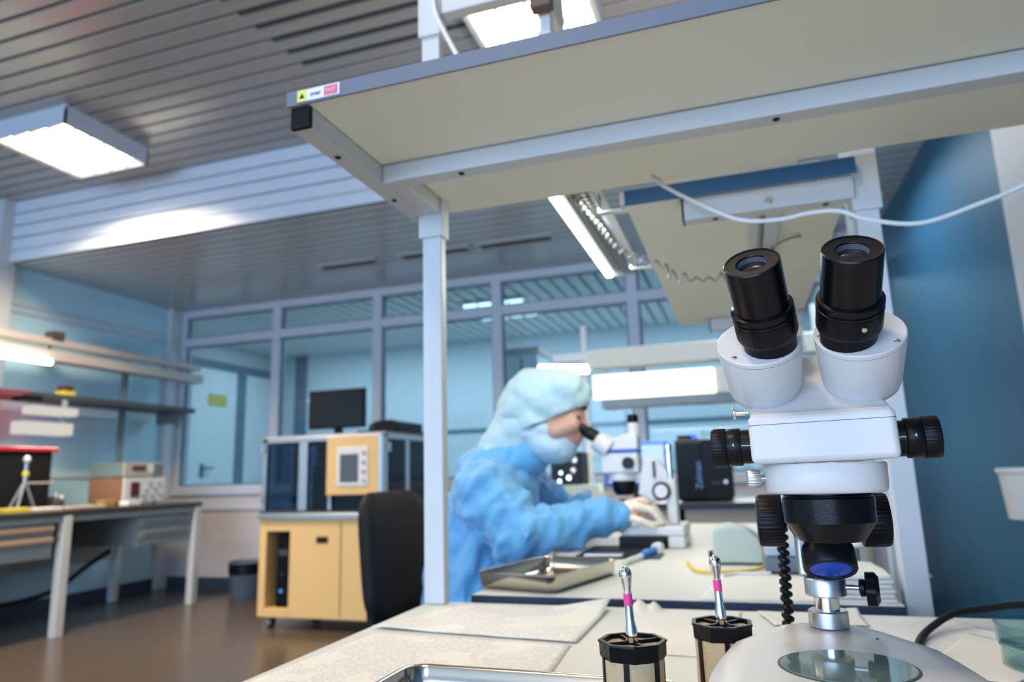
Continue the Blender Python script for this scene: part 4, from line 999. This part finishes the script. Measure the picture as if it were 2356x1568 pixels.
for x in (x0+.07, x1-.07):
    for y in (y0+.06, y1-.08):
        B().cyl((x,y,.035),(x,y,.076),.014).cyl((x-.015,y,.032),(x+.015,y,.032),.032,seg=20).out('caster', CHROME if x < -3 else BLACK, t)
t = thing('computer_tower', (-3.0, 4.3, .13), 'black computer tower standing in the open bay of the yellow cabinet', 'computer')
B().box(-3.025, 4.08, .1335, -2.92, 4.48, .60).out('case', BLACK, t, bev=.004)
B().lathe([(.011,0),(.011,.004)], (-2.985,4.08,.235), (0,-1,0), 16).out('power_led', emat('soft_blue_led', (.05,.25,.8), 1.2), t)
B().lathe([(.008,0),(.008,.003)], (-2.985,4.08,.34), (0,-1,0), 16).out('reset_button', DARKGREY, t)
B().box(-3.01, 4.078, .46, -2.935, 4.081, .50).out('drive_bay', DARKGREY, t)
t = thing('monitor', (-2.70, 4.27, 1.25), 'black switched-off monitor on top of the yellow cabinet', 'monitor')
B().box(-2.925, 4.25, 1.302, -2.475, 4.285, 1.578).out('bezel', BLACK, t, bev=.005)
B().box(-2.910, 4.247, 1.317, -2.490, 4.2505, 1.563).out('screen', SCREEN, t)
B().box(-2.715, 4.285, 1.27, -2.675, 4.305, 1.42).box(-2.72,4.26,1.25,-2.67,4.30,1.305).out('stand', BLACK, t)
B().lathe([(.11,0),(.105,.008),(.03,.012)], (-2.70,4.30,1.25), seg=32).out('foot', BLACK, t)
t = thing('black_printer', (-2.15, 4.45, 1.25), 'low black device on the yellow cabinet beside the monitor', 'device')
b = B().prism([(-2.43,0),(-2.205,0),(-2.205,.075),(-2.25,.088),(-2.36,.085),(-2.42,.062)], (0,4.22,1.252), (1,0,0), (0,0,1), (0,.40,0)); b.out('case', BLACK, t, bev=.006)
B().box(-2.40,4.215,1.285,-2.38,4.221,1.305).out('button', DARKGREY, t)
B().box(-2.50,4.20,1.252,-2.435,4.34,1.275).out('puck', BLACK, t, bev=.008)
tag(B().box(-1.97,5.30,.0,-1.60,5.42,.60).out('wall_cabinet', WALLPINK, bev=.005), 'low pinkish cabinet against the partition wall behind the rack post', 'cabinet')
t = thing('waste_bin', (-4.04, 5.03, 0), 'dark waste bin on the floor left of the yellow cabinet', 'bin')
B().lathe([(.128,0),(.132,.004),(.150,.285),(.156,.290),(.156,.297),(.147,.297),(.128,.01)], (-4.04,5.06,.001), seg=40).out('bucket', BLUEGREY, t, ang=50)
B().lathe([(.1495,.20),(.154,.294)], (-4.04,5.06,.001), seg=40, cap=False).out('bin_liner', BLACK, t)
t = thing('wall_socket', (-4.0, YP, .42), 'small wall socket low on the partition above the bin', 'socket')
B().box(-3.86, YP-.02, .56, -3.78, YP, .60).out('plate', WHITEPL, t, bev=.003)

# ------------------------------------------------------------------ left desk along the wall
t = thing('left_desk', (-4.7, 3.5, 0), 'long dark-topped desk along the left wall with grey legs', 'desk')
B().box(-5.22, 1.9, .765, -4.285, 4.775, .80).out('desk_top', DARKTOP, t, bev=.004)
B().box(-4.33, 1.95, .725, -4.30, 4.76, .765).out('front_rail', GREYMETAL, t)
for y in (2.25, 3.565, 4.735):
    B().box(-4.345, y-.03, 0, -4.285, y+.03, .765).out('leg', POST, t, bev=.004)
    B().box(-5.16, y-.03, 0, -5.10, y+.03, .765).out('leg', POST, t, bev=.004)
B().box(-5.12, 1.95, .35, -5.10, 4.72, .765).out('modesty_panel', GREYMETAL, t)
for y0_, y1_, lab in ((2.30, 3.50, 'grey two-drawer unit under the left desk with pinkish pulls'), (4.17, 4.70, 'grey hanging drawer unit under the far end of the left desk')):
    t = thing('drawer_unit', (-4.6, (y0_+y1_)/2, .765), lab, 'drawer unit')
    B().box(-5.0, y0_, .50, -4.335, y1_, .724).out('carcass', GREYMETAL, t, bev=.004)
    for z in ((.672, .602) if y0_ < 3 else (.66, .575)):
        d = B().box(-4.335, y0_+.01, z-.018, -4.318, y1_-.01, z+.045).out('drawer', GREYMETAL, t, bev=.003)
        if y0_ < 3: B().box(-4.318, y0_+.02, z+.004, -4.296, y1_-.02, z+.030).out('handle', HANDLEWOOD, d, bev=.004)
        else: B().box(-4.318, y0_+.06, z+.006, -4.306, y1_-.06, z+.018).out('handle', TEALSIDE, d)
    if y0_ > 3: B().lathe([(.014,0),(.014,.006)], (-4.318,y1_-.05,.708), (1,0,0), 16).out('lock', HANDLEWOOD, t)
tag(B().tube([(-4.55,4.15,.478),(-4.62,4.02,.38),(-4.70,3.85,.24),(-4.78,3.62,.19),(-4.78,3.42,.21),(-4.72,3.30,.32),(-4.66,3.25,.478)], .018, sub=8).out('desk_cable', BLACKMATT), 'dark cable sagging under the left desk between its drawer units', 'cable')
t = thing('signal_instrument', (-4.9, 4.75, .80), 'grey instrument with a dark red display on the left desk, under the pale one', 'instrument')
B().box(-5.13, 4.36, .805, -4.76, 5.16, .805+.205) if False else None
b = B().box(-5.06, 4.36, .812, -4.70, 4.765, 1.01); b.out('case', BROWNSIDE, t, bev=.004)
B().box(-4.70, 4.355, .815, -4.685, 4.77, 1.008).out('front_panel', WHITEPL, t, bev=.003)
B().box(-4.685, 4.42, .86, -4.678, 4.50, .975).out('display', REDDISP, t)
for k in range(7): B().lathe([(.013,0),(.011,.018)], (-4.685,4.545+.03*k,.87+.05*(k % 3)), (1,0,0), 14).out('dial', BEIGE if k % 2 else GREYMETAL, t)
for y in (4.40, 4.72):
    for x in (-5.02, -4.74): B().cyl((x,y,.80),(x,y,.813),.012,seg=12).out('foot', BLACKMATT, t)
t = thing('counter_instrument', (-4.92, 4.58, 1.01), 'pale instrument with a brown display stacked on the grey one', 'instrument')
B().box(-5.06, 4.37, 1.018, -4.72, 4.765, 1.135).out('case', TEALSIDE, t, bev=.004)
B().box(-4.72, 4.365, 1.02, -4.705, 4.77, 1.133).out('front_panel', BEIGE, t, bev=.003)
B().box(-4.705, 4.44, 1.07, -4.698, 4.57, 1.105).out('display', BROWN, t)
B().box(-4.705, 4.60, 1.05, -4.700, 4.655, 1.12).out('white_sticker', WHITEPL, t)
B().box(-4.705, 4.66, 1.035, -4.700, 4.75, 1.12).out('dark_field', TEALSIDE, t)
for y in (4.40, 4.72):
    for x in (-5.02, -4.76): B().cyl((x,y,1.0095),(x,y,1.019),.012,seg=12).out('foot', BLACKMATT, t)
t = thing('black_apparatus', (-4.95, 3.45, .80), 'black apparatus with a red top at the left end of the desk', 'apparatus')
B().box(-5.15, 2.95, .802, -4.78, 3.80, 1.205).out('case', BLACKMATT, t, bev=.006)
B().box(-5.16, 2.93, 1.205, -4.76, 3.83, 1.235).out('red_top', REDM, t, bev=.006)
t = thing('tripod_fixture', (-4.70, 3.50, .80), 'small metal tripod fixture with a yellow ring before the black apparatus', 'fixture')
for dx, dy in ((-.05,-.06),(.04,-.07),(.0,.09)): B().tube([(-4.70,3.55,1.0),(-4.70+dx,3.55+dy,.803)], .008, 8).out('leg', GREYMETAL, t)
B().cyl((-4.70,3.55,.99),(-4.70,3.55,1.12),.012).out('stem', BRUSH, t)
B().lathe([(.016,0),(.02,.004),(.02,.03),(.016,.034)], (-4.70,3.55,1.03), seg=18).out('yellow_ring', mat('ring_yellow', (.75,.62,.06), .5), t)
B().ell((-4.70,3.55,1.145), .022,.022,.026).out('head', WHITEPL, t)
B().tube([(-4.70,3.55,.985),(-4.70,3.76,.985)], .007, 8).out('cross_arm', BEIGE, t)
for x, y, h, m, n, lab in ((-4.62,3.73,.10,BRUSH,'steel_canister','short steel canister right of the tripod fixture'), (-4.66,3.80,.085,WHITEPL,'white_jar','white lidded jar second from the tripod fixture'), ):
    t = thing(n, (x,y,.80), lab, 'container')
    B().lathe([(.020,0),(.021,.003),(.021,h-.025),(.014,h-.012)], (x,y,.80), seg=20).out('body', DARKGREY, t)
    B().lathe([(.016,0),(.016,.022),(.012,.026)], (x,y,.80+h-.016), seg=20).out('lid', m, t)
tag(B().box(-4.98,3.86,.80,-4.88,4.0,.885).out('brown_box', mat('dark_brown_card', (.07,.035,.03), .6), bev=.004), 'dark brown box on the desk right of the black apparatus', 'box')
for x, y, w, d, h, m, n, lab in ((-4.42,3.28,.10,.16,.03,MATS['ring_yellow'],'yellow_tray','small yellow tray near the front edge of the left desk'),
        (-4.45,3.50,.12,.20,.022,PAPER,'paper_pad','pale paper pad on the front of the left desk'), (-4.50,3.83,.14,.30,.016,mat('kraft_paper',(.58,.45,.34),.8),'kraft_sheet','kraft coloured sheet lying mid-way along the left desk'),
        (-4.60,4.12,.08,.10,.045,mat('ochre_box',(.42,.26,.06),.6),'ochre_box','small ochre box mid-way along the left desk'), (-4.50,4.25,.09,.12,.035,PAPER,'white_packet','white packet on the desk before the stacked instruments'),
        (-4.42,3.02,.10,.14,.03,mat('lime_card',(.55,.68,.20),.6),'lime_box','lime green flat box at the left end of the desk')):
    tag(B().box(x-w/2,y-d/2,.80,x+w/2,y+d/2,.80+h).out(n, m, bev=.004), lab, 'box' if 'box' in n or 'tray' in n else 'paper')

t = thing('left_wall_rack', (-5.0, 3.8, .80), 'wall rack above the left desk with a dark shelf and pinkish rails', 'shelf rack')
for y in (2.2, 4.66, ): B().box(-5.12, y-.02, .80, -5.08, y+.02, 2.02).out('upright', TEALSIDE, t)
RAIL = mat('pinkish_rail_paint', (.56,.50,.47), .45)
B().box(-5.05, 1.2, 2.03, -4.99, YP-.01, 2.085).out('upper_rail', RAIL, t, bev=.006)
B().box(-5.07, 1.2, 1.905, -4.95, YP-.01, 1.985).out('lower_rail', RAIL, t, bev=.006)
B().box(-5.2, 3.66, 1.60, -4.88, 5.28, 1.645).out('dark_shelf', mat('dark_shelf_board', (.055,.06,.065), .5), t, bev=.004)
B().box(-5.2, 1.2, 1.60, -4.88, 3.66, 1.645).out('maroon_shelf', mat('maroon_shelf_board', (.16,.05,.07), .5), t, bev=.004)
B().box(-4.98, 3.60, 1.575, -4.86, 3.74, 1.612).out('shelf_clip', BLACK, t)
for y in (3.0, 5.15): B().box(-5.2, y-.015, 1.50, -4.92, y+.015, 1.60).out('shelf_bracket', TEALSIDE, t)
B().cyl((-5.02,3.88,1.985),(-5.02,3.88,2.11),.01).box(-5.06,3.86,2.085,-4.97,3.96,2.14).out('rail_clamp', mat('clamp_brown',(.08,.06,.055),.5), t)
B().cyl((-4.93,2.6,1.885), (-4.93,3.83,1.885), .022, seg=14).out('lit_tube', TUBELIT, t)
B().box(-5.20, 3.45, 1.1, -5.18, 3.50, 1.90).out('wall_conduit', BEIGE, t)
t = thing('shelf_gadget', (-5.0, 3.98, 1.645), 'small brown and yellow gadget on the dark wall shelf', 'gadget')
B().box(-5.05,3.98,1.6455,-4.95,4.08,1.685).out('base', MATS['ring_yellow'], t, bev=.004)
B().box(-5.04,3.99,1.685,-4.96,4.07,1.73).out('head', BROWN, t, bev=.004)
t = thing('task_lamp', (-4.85, 3.75, 1.60), 'double white task lamp hanging below the dark wall shelf', 'lamp')
for (y0_, y1_, z0_, z1_) in ((3.62, 3.98, 1.475, 1.535), (3.55, 3.95, 1.33, 1.42)):
    s_ = B().box(-4.90, y0_, z0_, -4.78, y1_, z1_).out('shade', emat('task_diffuser_%d' % int(z0_*100), (1,.96,.86), .5), t, bev=.01)
    B().box(-4.88, y1_, z0_+.01, -4.82, y1_+.035, z1_-.01).out('end_fitting', BROWN, s_)
B().box(-4.86, 3.90, 1.42, -4.84, 3.93, 1.60).out('hanger', GREYMETAL, t)
arealight('task_glow', (-4.84, 3.75, 1.32), (0,0,0), .1, .35, (1,.85,.68), 5)

# right wall fitting
t = thing('wall_tub', (1.0, 3.03, .735), 'white ribbed tub hanging on the deep blue right wall, cut off by the photo edge', 'tub')
B().lathe([(.070,0),(.076,.004),(.088,.165),(.096,.170),(.096,.184),(.090,.186),(.086,.165),(.072,.01)], (.980,3.03,.735), seg=36, rfun=lambda a, h: 1+.012*cos(18*a)).out('tub', WHITEPL, t, ang=50)
B().box(1.050,2.98,.82,1.08,3.08,.91).out('hook_plate', GREYMETAL, t)

# ------------------------------------------------------------------ world and output look
w = bpy.data.worlds.new('world'); bpy.context.scene.world = w; w.use_nodes = True
bg = w.node_tree.nodes['Background']; bg.inputs[0].default_value = (.45,.66,1.0,1); bg.inputs[1].default_value = .6
sc_ = bpy.context.scene
sc_.view_settings.view_transform = 'Standard'; sc_.view_settings.look = 'None'; sc_.view_settings.gamma = 1; sc_.view_settings.use_curve_mapping = False
sc_.view_settings.exposure = 0.42
sc_.cycles.use_denoising = True
sc_.cycles.max_bounces = 8; sc_.cycles.diffuse_bounces = 4; sc_.cycles.glossy_bounces = 4; sc_.cycles.transparent_max_bounces = 12
sc_.cycles.caustics_reflective = False; sc_.cycles.caustics_refractive = False; sc_.cycles.sample_clamp_indirect = 6
